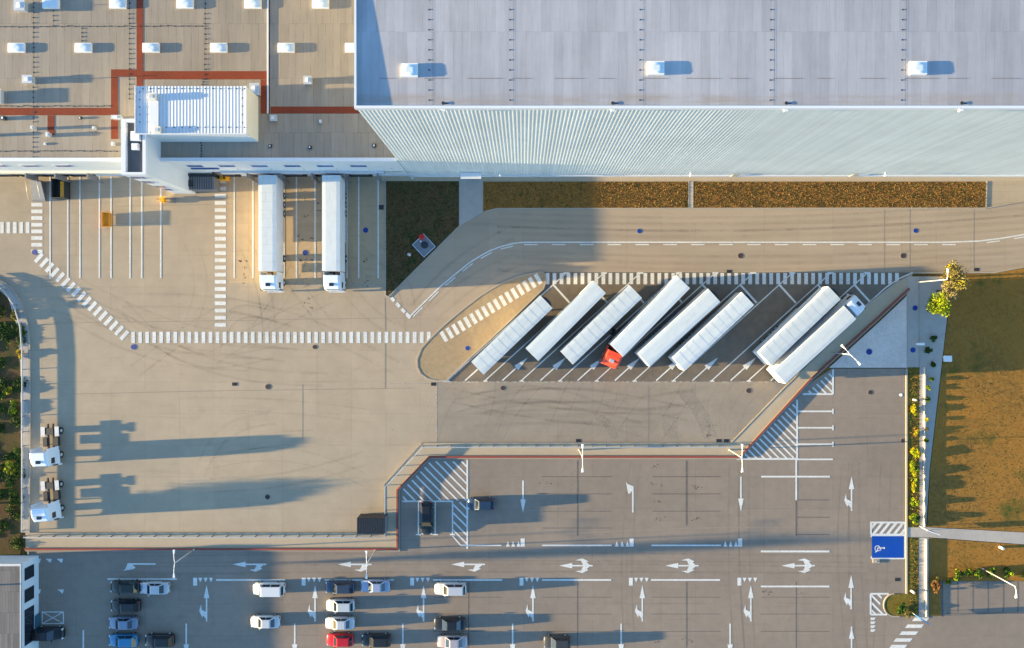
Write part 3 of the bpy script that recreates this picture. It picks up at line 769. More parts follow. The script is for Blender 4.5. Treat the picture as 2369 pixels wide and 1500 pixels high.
for i in range(n):
    y = WY + 0.1 + i * 0.5
    b.loft([[(WX, y + .24, z), (WX - .07, y + .19, z), (WX - .07, y + .05, z), (WX, y, z)] for z in (0.75, 32.75)], 0, False)
b.build('side_cladding', M['side_clad'], hb, HO)
b = MB(); b.box(WX - .1, WY - .12, 0, X1, WY - .003, 0.74); b.box(WX - .1, WY, 0, WX - .003, Y1, .74)
b.build('plinth', M['trim'], hb, HO)
b = MB()
ys = [21.3, 41.0, Y1 - .3]
for ya, yb in zip(ys[:-1], ys[1:]):
    b.face([(WX + .1, ya, RZ(0, ya)), (X1, ya, RZ(0, ya)), (X1, yb, RZ(0, yb)), (WX + .1, yb, RZ(0, yb))])
b.build('roof', M['high_roof'], hb, HO)
b = MB(); b.box(WX - .12, WY - .13, 32.42, X1, WY + .14, 33.0); b.build('parapet', M['trim'], hb, HO)
b = MB(); b.box(WX - .12, WY + .145, 32.42, WX + .08, Y1, 32.99); b.build('parapet', M['trim'], hb, HO)
b = MB(); b.box(WX - .12, Y1 - .28, 32.41, X1, Y1, 32.985); b.build('parapet', M['trim'], hb, HO)
sk0 = None
for (px, py) in ((947, 162), (1518, 157), (2126, 157)):
    p = W(px, py, 32.95)
    zb = RZ(p.x, p.y) - 0.02
    if sk0 is None:
        b = MB(); b.box(-.82, -.66, 0, .82, .66, .30); b.box(-.86, -.70, .25, .86, .70, .30) if False else None
        sk0 = b.build('skylight', M['whiteplastic'], hb, loc=(p.x - HO.x, p.y - HO.y, zb - HO.z))
        d = MB(); d.loft([[(-.72, -.56, .301), (.72, -.56, .301), (.72, .56, .301), (-.72, .56, .301)], [(-.66, -.5, .34), (.66, -.5, .34), (.66, .5, .34), (-.66, .5, .34)], [(-.3, -.22, .37), (.3, -.22, .37), (.3, .22, .37), (-.3, .22, .37)]], 0, True)
        d.build('dome', M['domeglass'], sk0)
    else: copy_child(sk0, hb, (p.x - HO.x, p.y - HO.y, zb - HO.z))
blk = None
for px in (993, 1180, 1481, 1783, 2087):
    x = (px - NX) * 68.3 / F
    b = MB()
    for ya, yb in ((21.35, 41.0), (41.0, Y1 - .4)):
        b.face([(x + .36, ya, RZ(0, ya) + .02), (x + .40, ya, RZ(0, ya) + .02), (x + .40, yb, RZ(0, yb) + .02), (x + .36, yb, RZ(0, yb) + .02)])
    cb = b.build('lightning_conductor', M['greymetal'], hb, HO)
    for k in range(12):
        y = 21.95 + k * 1.0
        if blk is None:
            c = MB(); c.extrude([(-.08, -.06), (.08, -.06), (.08, .06), (-.08, .06)], 0, .035); blk = c.build('support_block', M['darkmetal'], cb, loc=(x - HO.x, y - HO.y, RZ(0, y) + .003)); blk.location -= Vector((0, 0, 0))
        else:
            c = blk.copy(); COL.objects.link(c); c.parent = cb; c.location = (x - HO.x, y - HO.y, RZ(0, y) + .003)
b = MB()
for k, px in enumerate(range(880, 2400, 101)):
    x = (px - NX) * 68.3 / F; y = (NY - 182) * 68.3 / F
    b.box(x, y, RZ(0, y), x + 3.4 * ((k * 7) % 5 + 3) / 7, y + .04, RZ(0, y) + .035)
b.build('conductor_cable', M['greymetal'], hb, HO)
ou = None
for px in (1025, 1418, 1820, 2227):
    p = W(px, 238, 32.8)
    if ou is None:
        b = MB(); b.cyl((0, 0, 0), (0, 0, .10), .14, .11, 12); b.cyl((0, 0, .10), (0, 0, .12), .17, .17, 12); b.box(.1, -.04, 0, .55, .04, .05)
        ou = b.build('roof_outlet', M['darkmetal'], hb, loc=(p.x - HO.x, p.y - HO.y, 32.6))
        d = MB(); d.box(-.18, WY - p.y - .32, -.25, .18, WY - p.y - .135, .05); d.build('overflow_box', M['trim'], ou)
    else: copy_child(ou, hb, (p.x - HO.x, p.y - HO.y, 32.6))
wl = None
for px in (1157, 1596, 2045):
    x = (px - NX) * (H - 2.6) / F
    if wl is None:
        b = MB(); b.box(-.06, -.35, 0, .06, 0, .08); b.cyl((0, -.42, -.06), (0, -.42, .16), .16, .12, 12)
        wl = b.build('wall_lamp', M['whiteplastic'], hb, loc=(x - HO.x, -.075, 2.9))
    else: copy_child(wl, hb, (x - HO.x, -.075, 2.9))
xa, xb = (1064 - NX) * 97 / F, (1112 - NX) * 97 / F
b = MB(); b.box(xa, WY - 1.0, 2.9, xb, WY - .125, 3.05); b.build('door_canopy', M['trim'], hb, HO)
b = MB(); b.box(xa + .6, WY - .16, 0.08, xb - .6, WY - .125, 2.3); b.build('door', M['greymetal'], hb, HO)
b = MB()
for px in (1700, 1980): b.box((px - NX) * .0625, WY - .17, .4, (px - NX) * .0625 + 1.0, WY - .124, 1.9)
b.build('service_hatch', M['lightmetal'], hb, HO)

# ------------------------------------------------------------------ the low dock building
lb = thing('dock_building', 'low wide warehouse with brown sheet roof, red roof strips and truck docks', 'building', (-60, 21.15, 0))
LO = lb.location
LX0, LX1 = -130.0, WX - 0.08
RT = 9.72
b = MB(); b.box(LX0, WY, 0, LX1, Y1, 9.55); b.build('wall', M['white_wall'], lb, LO)
b = MB(); b.face([(LX0, WY + .4, RT), (LX1, WY + .4, RT), (LX1, Y1, RT), (LX0, Y1, RT)]); b.build('roof', M['low_roof'], lb, LO)
xt0, xt1 = (280 - NX) * 87.6 / F, (337 - NX) * 87.6 / F       # stair tower
b = MB(); b.box(LX0, WY - .10, 9.45, xt0 - .01, WY + .38, 10.0); b.build('parapet', M['trim'], lb, LO)
b = MB(); b.box(xt1 + .01, WY - .10, 9.45, LX1, WY + .38, 10.0); b.build('parapet', M['trim'], lb, LO)
def roof_rect(x0, y0, x1, y1, z=RT + .012):
    b = MB(); p, q = W(x0, y0, z), W(x1, y1, z)
    b.box(p.x, q.y, z, q.x, p.y, z + .012); return b
for i, r_ in enumerate(((316, -200, 331, 200), (331.5, 165, 617, 184), (257, 161, 315.5, 177.5), (257, 178, 273, 322), (-600, 250, 256.5, 267), (110, 267.5, 126, 313), (603, 184.5, 617, 263), (626, 247, 905, 263))):
    roof_rect(*r_, z=RT + .012 + .001 * (i % 2)).build('red_walkway_strip', M['redwalk'], lb, LO)
b = MB(); p = W(618.5, 263, RT); b.box(p.x, p.y, RT, p.x + .18, Y1, RT + .14); b.build('roof_upstand', M['trim'], lb, LO)
b = MB(); b.box(p.x + .2, p.y, RT, p.x + .34, Y1, RT + .012); b.build('roof_gutter', M['darkmetal'], lb, LO)
# rooflights
s0 = None
def rooflight(px, py):
    global s0
    q = W(px, py, RT + .33)
    if s0 is None:
        b = MB(); b.extrude([(-1.1, -.62), (1.1, -.62), (1.1, .62), (-1.1, .62)], 0, .28)
        s0 = b.build('skylight', M['whiteplastic'], lb, loc=(q.x - LO.x, q.y - LO.y, RT))
        d = MB(); d.loft([[(-1.02, -.55, .281), (1.02, -.55, .281), (1.02, .55, .281), (-1.02, .55, .281)], [(-.94, -.48, .33), (.94, -.48, .33), (.94, .48, .33), (-.94, .48, .33)], [(-.3, -.15, .36), (.3, -.15, .36), (.3, .15, .36), (-.3, .15, .36)]], 0, True)
        d.build('dome', M['domeglass'], s0)
    else: copy_child(s0, lb, (q.x - LO.x, q.y - LO.y, RT))
for px in (36, 191, 348, 505, 661, 817): rooflight(px, 110)
for px in (116, 271, 427, 584, 741): rooflight(px, 8)
rooflight(898, 110)
# vents and masts
def vent(px, py, w, d, h, name='roof_vent', mat='lightmetal', mast=0.0):
    q = W(px, py, RT + h)
    b = MB(); b.box(-w / 2, -d / 2, 0, w / 2, d / 2, h * .8); b.box(-w * .6, -d * .6, h * .8, w * .6, d * .6, h)
    o = b.build(name, M[mat], lb, loc=(q.x - LO.x, q.y - LO.y, RT))
    c = MB(); c.box(-w * .3, -d * .3, h + .001, w * .1, d * .3, h + .06)
    if mast: c.cyl((w * .2, 0, h), (w * .2, 0, h + mast), .05, .05, 8)
    c.build('vent_cap', M['whiteplastic'], o)
vent(62, 183, 1.1, .9, .8, mast=.95)
vent(711, 185, .9, .9, .75)
vent(588, 206, 1.1, 1.3, .9)
vent(632, 273, .8, .7, .4)
vent(44, 12, 1.2, 1.2, .9, mast=.5)
vent(717, 341, .35, .35, .3, mat='darkmetal'); vent(625, 338, .35, .35, .25, mat='darkmetal'); vent(866, 337, .4, .4, .3, mat='darkmetal')
vent(741, 281, .3, .4, .35); vent(268, 271, 1.1, .45, .7); vent(260, 333, .35, .45, .35); vent(73, 295, .3, .4, .8); vent(109, 311, .4, .5, .65)
vent(216, 296, .3, .35, .5); vent(185, 273, .3, .3, .2, mat='darkmetal'); vent(104, 333, .3, .3, .12); vent(6, 273, .5, .5, .4, mat='darkmetal'); vent(-20, 222, 2.0, 1.6, .9); vent(-18, 311, .4, .4, .6)
q = W(-5, 222, RT + 1)
# conductor lines
def cond(x0, y0, x1, y1, step=11.5):
    a, c = W(x0, y0, RT), W(x1, y1, RT)
    b = MB(); n = max(2, int((c - a).length / (step * (H - RT) / F)))
    d = (c - a).normalized(); o = Vector((-d.y, d.x, 0)) * .018
    b.face([a - o + Vector((0, 0, .05)), c - o + Vector((0, 0, .05)), c + o + Vector((0, 0, .05)), a + o + Vector((0, 0, .05))])
    for k in range(n + 1):
        p = a + (c - a) * k / n + Vector((rs.gauss(0, .03), rs.gauss(0, .03), 0)); w, l = (.11, .06) if abs(d.x) > .5 else (.09, .07)
        b.extrude([(p.x - w, p.y - l), (p.x + w, p.y - l), (p.x + w, p.y + l), (p.x - w, p.y + l)], RT + .001, RT + .07)
    b.build('lightning_conductor', M['darkmetal'], lb, LO)
cond(-200, 63, 470, 61, 16); cond(-200, 246, 256, 246, 14); cond(-200, 350, 272, 350, 15)
cond(78, -120, 78, 364); cond(300, -120, 300, 230); cond(476, -120, 474, 184); cond(190, 66, 190, 96, 10); cond(124, 25, 124, 60, 10); cond(466, 330, 466, 364, 6); cond(1e-3 + 470, 184, 470, 196, 8)
# dock openings, canopies, wing walls
b = MB(); b.box(LX0, WY - .35, 3.0, xt0 - .02, WY - .003, 3.75); b.build('dock_fascia', M['cream_wall'], lb, LO)
b = MB(); b.box(-43.2, WY - .35, 3.0, -19.9, WY - .003, 3.75); b.build('dock_fascia', M['dockband'], lb, LO)
b = MB(); b.box(-20.9, WY - .6, 3.1, -16.0, WY - .36, 3.4); b.build('dock_canopy', M['lightmetal'], lb, LO)
door0 = wing0 = win0 = None
for px in (30, 90, 144, 205, 538, 615, 690, 765, 840):
    x = (px - NX) * .0641
    if door0 is None:
        c = MB(); c.box(-1.4, -.12, 1.1, 1.4, -.004, 2.98)
        door0 = c.build('dock_door', M['greymetal'], lb, loc=(x - LO.x, 0, 0))
        e = MB(); e.box(-1.65, -.3, .9, -1.4, -.005, 2.98); e.box(1.4, -.3, .9, 1.65, -.005, 2.98); e.box(-1.4, -.26, .85, 1.4, -.005, 1.09); e.build('dock_bumper', M['rubber'], door0)
    else: copy_child(door0, lb, (x - LO.x, 0, 0))
for px in (573, 648, 722, 797, 873, 128, 60, 203):
    x = (px - NX) * 97.4 / F
    if wing0 is None:
        c = MB(); c.box(-.09, -1.05, 1.2, .09, -.355, 3.72)
        wing0 = c.build('dock_wing_wall', M['greymetal'], lb, loc=(x - LO.x, 0, 0))
        e = MB(); e.box(-.07, -1.02, 0, .07, -.85, 1.2); e.build('wing_post', M['greymetal'], wing0)
    else: copy_child(wing0, lb, (x - LO.x, 0, 0))
for px in (-78, -5, 70, 146.5, 450, 524.5, 599.5, 676, 752, 829):
    x = (px - NX) * 94.2 / F
    if win0 is None:
        c = MB(); c.box(-1.1, -.03, 6.3, 1.1, -.004, 7.4)
        win0 = c.build('window', M['blueglass'], lb, loc=(x - LO.x, 0, 0))
        e = MB(); e.box(-1.16, -.07, 7.4, 1.16, -.004, 7.46); e.box(-1.16, -.06, 6.24, 1.16, -.004, 6.3); e.build('window_frame', M['trim'], win0)
    else: copy_child(win0, lb, (x - LO.x, 0, 0))
c = MB()
for px in (480, 555, 630, 706, 782, 855, 905): c.box((px - NX) * .0612 - .1, WY - .22, 4.9, (px - NX) * .0612 + .1, WY - .004, 5.1)
c.build('facade_light', M['cream_wall'], lb, LO)
# penthouse on the roof
PZ = 13.9
p0, p1 = W(313, 199, PZ), W(568, 309, PZ)
b = MB(); b.box(p0.x, p1.y, RT, p1.x, p0.y, PZ - .12)
pent = b.build('penthouse', M['white_wall'], lb, LO)
b = MB(); b.box(p1.x + .002, p1.y + .05, RT + .02, p1.x + .03, p0.y - .1, PZ - .13); b.build('warm_bounce_face', M['cream_wall'], pent, LO)  # thin cream panel: warm bounced light painted onto the east wall
b = MB(); k = 0; x = p0.x
while x < p1.x - .3:
    b.loft([[(x, y, PZ - .12), (x + .05, y, PZ - .105), (x + .16, y, PZ - .105), (x + .21, y, PZ - .12), (x + .21, y, PZ - .13), (x, y, PZ - .13)] for y in (p1.y, p0.y)], 0); x += .42
b.build('corrugated_roof', M['sheetroof'], pent, LO)
b = MB(); b.box(p0.x - .06, p1.y - .1, PZ - .2, p1.x + .06, p1.y + .0, PZ + .04); b.box(p1.x, p1.y + .001, PZ - .2, p1.x + .12, p0.y, PZ + .03); b.box(p0.x - .1, p1.y, PZ - .2, p0.x, p0.y, PZ + .035); b.build('roof_trim', M['trim'], pent, LO)
b = MB()
for i in range(14): b.box(p0.x + .9 + i * 1.0, p0.y - .42, PZ - .03, p0.x + 1.06 + i * 1.0, p0.y - .3, PZ + .04)
for i in range(11): b.box(p0.x + 3.9 + i * 1.0, p1.y + .72, PZ - .03, p0.x + 4.04 + i * 1.0, p1.y + .84, PZ + .04)
for i in range(5): b.box(p1.x - .45, p1.y + 1.3 + i * 1.05, PZ - .03, p1.x - .33, p1.y + 1.44 + i * 1.05, PZ + .04); b.box(p0.x + .5, p1.y + 1.4 + i * .95, PZ - .03, p0.x + .62, p1.y + 1.54 + i * .95, PZ + .04)
b.build('snow_guard', M['darkmetal'], pent, LO)
q0, q1 = W(343, 231, PZ + .45), W(362, 303, PZ + .45)
b = MB(); b.box(q0.x, q1.y, PZ - .09, q1.x, q0.y, PZ + .02); b.build('air_duct', M['trim'], pent, LO)
for (px, py, s_) in ((347, 221, .45), (358, 298, .42)):
    q = W(px, py, PZ + .8); b = MB(); b.box(q.x - s_, q.y - s_, PZ - .04, q.x + s_, q.y + s_, PZ + .5 if py < 250 else PZ + .35); b.box(q.x - s_ * .5, q.y - s_ * .5, PZ + .5 if py < 250 else PZ + .35, q.x + s_ * .5, q.y + s_ * .5, PZ + .6 if py < 250 else PZ + .42, 1); b.build('roof_vent', [M['cream_wall'], M['lightmetal']], pent, LO)
q = W(581, 235, 12.5); b = MB(); b.box(p1.x + .031, q.y - .7, 12.2, p1.x + .06, q.y + .5, 12.6); b.build('louvre', M['trim'], pent, LO)
# stair tower
TZ = 13.4
ty0, ty1 = (NY - 404) * 87.6 / F, (NY - 275) * 87.6 / F
b = MB()
b.box(xt0, ty0, 0, xt1, ty1, TZ - .5)
tw = b.build('stair_tower', M['white_wall'], lb, LO)
b = MB()
wth = .58
b.box(xt0, ty0, TZ - .499, xt0 + wth, ty1, TZ); b.box(xt1 - .42, ty0, TZ - .499, xt1, ty1, TZ - .002); b.box(xt0 + wth, ty0, TZ - .499, xt1 - .42, ty0 + .3, TZ - .001); b.box(xt0 + wth, ty1 - .45, TZ - .499, xt1 - .42, ty1, TZ - .003)
b.build('parapet', M['trim'], tw, LO)
b = MB(); b.face([(xt0 + wth, ty0 + .3, TZ - .48), (xt1 - .42, ty0 + .3, TZ - .48), (xt1 - .42, ty1 - .45, TZ - .48), (xt0 + wth, ty1 - .45, TZ - .48)]); b.build('tower_roof', M['tar'], tw, LO)
for (px, py, s_, hh) in ((313, 315, .60, .5), (311, 339, .42, .42)):
    q = W(px, py, TZ); b = MB(); b.box(q.x - s_, q.y - s_, TZ - .475, q.x + s_, q.y + s_, TZ - .475 + hh); b.box(q.x - s_ * .86, q.y - s_ * .86, TZ - .475 + hh, q.x + s_ * .86, q.y + s_ * .86, TZ - .42 + hh); b.build('roof_hatch', M['whiteplastic'], tw, LO)
for (za, zb_, x0_, w_) in ((10.9, 12.0, .15, 1.9), (7.8, 9.1, .12, 1.2), (4.6, 5.9, .12, 1.2), (2.6, 3.9, .12, 1.1)):
    b = MB(); b.box(xt0 + x0_, ty0 - .04, za, xt0 + x0_ + w_, ty0 - .003, zb_); b.build('window', M['blueglass'], tw, LO)
b = MB(); b.box(-46.5, WY - .2, 5.4, -42.6, WY - .004, 5.7); b.build('wall_opening', M['blueglass'], tw, LO)

# guard house at lower left
gh = thing('guard_house', 'long low cabin with brown striped roof and two dark windows facing the lot', 'building', W(20, 1400, 0))
GO = gh.location
gx1 = (47 - NX) * (H - 3.7) / F; gy1 = (NY - 1306) * (H - 3.7) / F; gx0, gy0 = gx1 - 7, gy1 - 22
b = MB(); b.box(gx0, gy0, 0, gx1, gy1, 3.5); b.build('wall', M['white_wall'], gh, GO)
b = MB(); b.box(gx0 - .2, gy0 - .2, 3.5, gx1 - .05, gy1 - .25, 3.7); b.build('roof', M['shingle'], gh, GO)
b = MB(); b.box(gx0 - .2, gy1 - .248, 3.5, gx1 + .1, gy1 + .1, 3.75); b.box(gx1 - .048, gy0 - .2, 3.5, gx1 + .08, gy1 - .25, 3.72); b.build('roof_edge', M['lightmetal'], gh, GO)
for (a, c) in ((-.9, -2.7), (-4.0, -5.9), (-6.9, -12.1), (-14, -17)):
    b = MB(); b.box(gx1 + .003, gy1 + c, 1.0, gx1 + .04, gy1 + a, 2.9); w = b.build('window', M['glass'], gh, GO)
    e = MB(); e.box(gx1 + .003, gy1 + c - .08, .92, gx1 + .07, gy1 + a + .08, .997); e.build('window_sill', M['trim'], w, GO)

# ------------------------------------------------------------------ trucks and trailers
def wheel(parent, x, y, r=.5, w=.3, name='wheel'):
    b = MB(); s = 1 if y > 0 else -1
    b.cyl((x, y - w / 2, r), (x, y + w / 2, r), r, r, 20)
    o = b.build(name, M['rubber'], parent)
    b = MB(); b.cyl((x, y + s * w * .38, r), (x, y + s * (w / 2 + .012), r), r * .55, r * .5, 14); b.build('rim', M['lightmetal'], o)
    return o

def chamf(hw, z0, z1, c=.06):
    return [(-hw, z0), (hw, z0), (hw, z1 - c), (hw - c * .8, z1), (-hw + c * .8, z1), (-hw, z1 - c)]

def trailer_parts(t, x0, style, zt=4.0, hw=1.275, L=13.6, free=True):
    """box trailer whose front face is at x0 and which runs back to x0 - L"""
    b = MB(); b.loft([[(x, y, z) for y, z in chamf(hw - .01, 1.15, zt - .06)] for x in (x0 - L, x0)], 0)
    b.build('trailer_box', M['tarp_side'], t)
    b = MB(); rz = zt - .055
    n = 24
    b.loft([[(x, -hw, rz), (x, hw, rz), (x, hw, rz + .03), (x, hw * .6, rz + .055 + dz), (x, -hw * .6, rz + .055 + dz), (x, -hw, rz + .03)] for x, dz in [(x0 - L + L * k / n, (.0015 * ((k * 5) % 3) if style != 'smooth' else 0) * (0 < k < n)) for k in range(n + 1)]], 0, False)
    r = b.build('trailer_roof', M['tarp'], t)
    if style != 'smooth':
        b = MB()
        for k in range(1, 11): x = x0 - L * k / 11.0; b.box(x - .02, -hw * .97, rz + .058, x + .02, hw * .97, rz + .0655)
        b.build('roof_seam', M['seam'], r)
    b = MB(); b.box(x0 - L - .05, -hw, 1.1, x0 - L - .012, hw, zt - .02); b.box(x0 - L - .07, -.03, 1.2, x0 - L - .051, .03, zt - .1); b.build('rear_doors', M['tarp_side'], t)
    b = MB()
    for s in (-1, 1): b.box(x0 - L + .1, s * .5 - .07, .85, x0 - .6, s * .5 + .07, 1.14)
    for k in range(6): b.box(x0 - L + 1 + k * 2.1, -1.2, .98, x0 - L + 1.1 + k * 2.1, 1.2, 1.13)
    b.box(x0 - L + .02, -1.15, .5, x0 - L + .14, 1.15, .65); b.build('chassis', M['darkmetal'], t)
    for k in range(3):
        for s in (-1, 1): wheel(t, x0 - L + 2.3 + k * 1.31, s * 1.06, .5, .36)
    b = MB()
    for s in (-1, 1): b.box(x0 - 9.6, s * 1.2 - .02, .38, x0 - 4.4, s * 1.2 + .02, 1.1); b.box(x0 - 13.3, s * 1.2 - .02, .75, x0 - 9.61, s * 1.2 + .02, 1.1)
    b.build('side_guard', M['lightmetal'], t)
    if free:
        b = MB()
        for s in (-1, 1): b.box(x0 - 2.7, s * .75 - .08, .05, x0 - 2.54, s * .75 + .08, .98); b.box(x0 - 2.75, s * .75 - .15, 0.015, x0 - 2.49, s * .75 + .15, .05)
        b.build('landing_leg', M['greymetal'], t)
    if style == 'arc':
        b = MB(); pts = [(x0 + .002, -1.1), (x0 + .25, -.8), (x0 + .42, -.3), (x0 + .42, .3), (x0 + .25, .8), (x0 + .002, 1.1)]
        b.extrude(pts, 1.9, 3.75); b.build('front_unit', M['darkmetal'], t)

def cab_parts(t, xf, col, sy=1, hatch='glass', zt=3.75, body='cab'):
    """tractor with its front face at xf (facing +x)"""
    hw = 1.22
    rings = []
    for x, w, z0, z1 in ((xf - 2.25, 1.2, .95, zt + .1), (xf - 1.5, hw, .9, zt + .08), (xf - .8, hw, .85, zt - .12), (xf - .28, hw - .03, .8, zt - .45), (xf - .06, hw - .1, .75, 2.5), (xf, hw - .2, .7, 1.5)):
        rings.append([(x, y, z) for y, z in [(-w, z0), (w, z0), (w, z1 - .3), (w - .10, z1 - .08), (w - .3, z1), (-w + .3, z1), (-w + .10, z1 - .08), (-w, z1 - .3)]])
    b = MB(); b.loft(rings, 0, False); c = b.build(body, M[col], t)
    b = MB(); b.face([(xf - .265, -.95, zt - .52), (xf - .03, -.95, 2.0), (xf - .03, .95, 2.0), (xf - .265, .95, zt - .52)]);
    for f_ in [0]: pass
    me = b.build('windscreen', M['glass'], c); me.location = (.03, 0, 0)
    b = MB(); b.box(xf - 1.15, -.33, zt - .06, xf - .68, .33, zt + .03); b.build('roof_hatch', M[hatch], c)
    for s in (-1, 1):
        b = MB(); b.box(xf - 1.3, s * hw - .012, 2.0, xf - .5, s * hw + .012, 2.75); b.build('side_window', M['glass'], c)
        b = MB(); b.box(xf - .25, s * 1.2, 2.3, xf - .17, s * 1.48, 2.38); b.box(xf - .28, s * 1.40, 1.8, xf - .14, s * 1.55, 2.6); b.build('mirror', M['darkmetal'], c)
        b = MB(); b.box(xf - .02, s * .95 - .2, .75, xf + .03, s * .95 + .2, .98); b.build('headlight', M['headglass'], c)
        b = MB(); b.box(xf - 2.75, s * 1.2 - .02, 1.1, xf - 2.26, s * 1.2 + .02, 3.5); b.build('side_fairing', M[col], c)
    b = MB(); b.box(xf - .1, -1.2, .35, xf + .08, 1.2, .74); b.build('bumper', M[col], c)
    b = MB(); b.box(xf - 6.0, -.45, .75, xf - .6, -.3, 1.0); b.box(xf - 6.0, .3, .75, xf - .6, .45, 1.0); b.box(xf - 5.4, -.5, 1.0, xf - 4.4, .5, 1.12)
    for s in (-1, 1): b.box(xf - 4.0, s * .8 - .3, .5, xf - 2.7, s * .8 + .3, 1.05)
    b.cyl((xf - 2.5, .9, 1.0), (xf - 2.5, .9, 2.6), .09, .09, 10)
    b.build('tractor_chassis', M['darkmetal'], t)
    for x in (xf - 1.35, xf - 4.9):
        for s in (-1, 1): wheel(t, x, s * 1.02, .5, .34 if x > xf - 2 else .55)

def place_line(a, c, za=4.0):
    """front mid a and rear mid c in plan units (at roof height) -> ground position of front, heading, length"""
    A, C = W(a[0], a[1], za), W(c[0], c[1], za)
    d = (A - C)
    return A, math.atan2(d.y, d.x), d.length
TR = [
 ('T', (1265.1, 697.3), (1104, 852.8), 'arc', 'white curtain trailer with dark front unit, leftmost of the diagonal row'),
 ('T', (1387.8, 663.3), (1230.4, 821.2), 'smooth', 'smooth white trailer, second from the left in the diagonal row'),
 ('T', (1471.2, 674.9), (1311.7, 828.3), 'curtain', 'white curtain trailer parked left of the truck with the red cab'),
 ('R', (1581, 653.5), (1427, 810.6), 'smooth', 'white semi truck with a turned red cab in the diagonal row'),
 ('T', (1653, 683.3), (1489, 833), 'arc2', 'smooth white trailer parked right of the truck with the red cab'),
 ('T', (1731.3, 690.3), (1568.7, 843), 'arc', 'white seamed trailer left of the wide empty diagonal stalls'),
 ('T', (1932.2, 676.5), (1769.6, 831.4), 'arc', 'white seamed trailer right of the empty stalls, beside the last truck'),
 ('C', (1969, 721.6), (1802.4, 874.4), 'smooth', 'white semi truck with white cab at the right end of the diagonal row'),
]
for kind, a, c, style, lab in TR:
    A, ang, Ln = place_line(a, c)
    Ln = 13.6
    cpt = (W(a[0], a[1], 4) + W(c[0], c[1], 4)) / 2
    loc = Vector((cpt.x, cpt.y, 0))
    if kind == 'T':
        t = thing('semi_trailer', lab, 'trailer', loc, ang, 'white trailers parked in the diagonal stalls')
        trailer_parts(t, Ln / 2, 'arc' if style.startswith('arc') else style)
        if style == 'arc2':
            for ch in t.children:
                if ch.name.startswith('trailer_roof'):
                    for g_ in list(ch.children): bpy.data.objects.remove(g_)
    elif kind == 'C':
        t = thing('semi_truck', lab, 'truck', loc, ang, 'trucks with trailers')
        trailer_parts(t, Ln / 2, style, free=False)
        cab_parts(t, Ln / 2 + 2.75, 'cabwhite')
    else:
        t = thing('semi_truck', lab, 'truck', loc, ang + math.pi, 'trucks with trailers')
        trailer_parts(t, Ln / 2, style, free=False)
        tr = bpy.data.objects.new('tmp', None); COL.objects.link(tr)
        before = set(t.children)
        cab_parts(t, 2.75, 'cabred', hatch='lightmetal', zt=3.65)
        bpy.data.objects.remove(tr)
        rot = Matrix.Translation((Ln / 2 - .15, -.1, 0)) @ Matrix.Rotation(R(22), 4, 'Z')
        for ch in t.children:
            if ch not in before: ch.matrix_local = rot @ ch.matrix_local if False else rot
        cabob = [c_ for c_ in t.children if c_.name.startswith('cab')][0]
        for wsn in cabob.children: pass
for (xc, yr, label, style) in ((618.0, 405, 'left one of the two white trucks backed against the docks', 'curtain'), (765.5, 405, 'right one of the two white trucks backed against the docks', 'smooth')):
    p = W(xc, 627, 4.0)
    t = thing('semi_truck', label, 'truck', (p.x, p.y + 6.8, 0), -math.pi / 2, 'trucks with trailers')
    trailer_parts(t, 6.8, style, free=False)
    cab_parts(t, 6.8 + 2.85, 'cabwhite')
    b = MB(); b.box(-7.2, -1.25, 1.6, -6.9, 1.25, 3.9); b.build('open_rear_door', M['tarp_side'], t) if False else None
for (xc, yf, lab) in ((92, 1084, 'upper one of two white tractor units without trailer by the left kerb'), (95, 1212, 'lower one of two white tractor units without trailer by the left kerb')):
    p = W(xc, yf, 3.4)
    t = thing('tractor_unit', lab, 'truck', (p.x, p.y, 0), -math.pi / 2 + R(2 if yf < 1100 else 4), 'tractor units without trailer')
    cab_parts(t, 0.0, 'cabwhite')
    b = MB()
    for s in (-1, 1):
        b.extrude([(-5.6, s * 1.02 - .3), (-4.2, s * 1.02 - .3), (-4.2, s * 1.02 + .3), (-5.6, s * 1.02 + .3)], 1.05, 1.12)
    b.build('mudguard', M['lightmetal'], t)

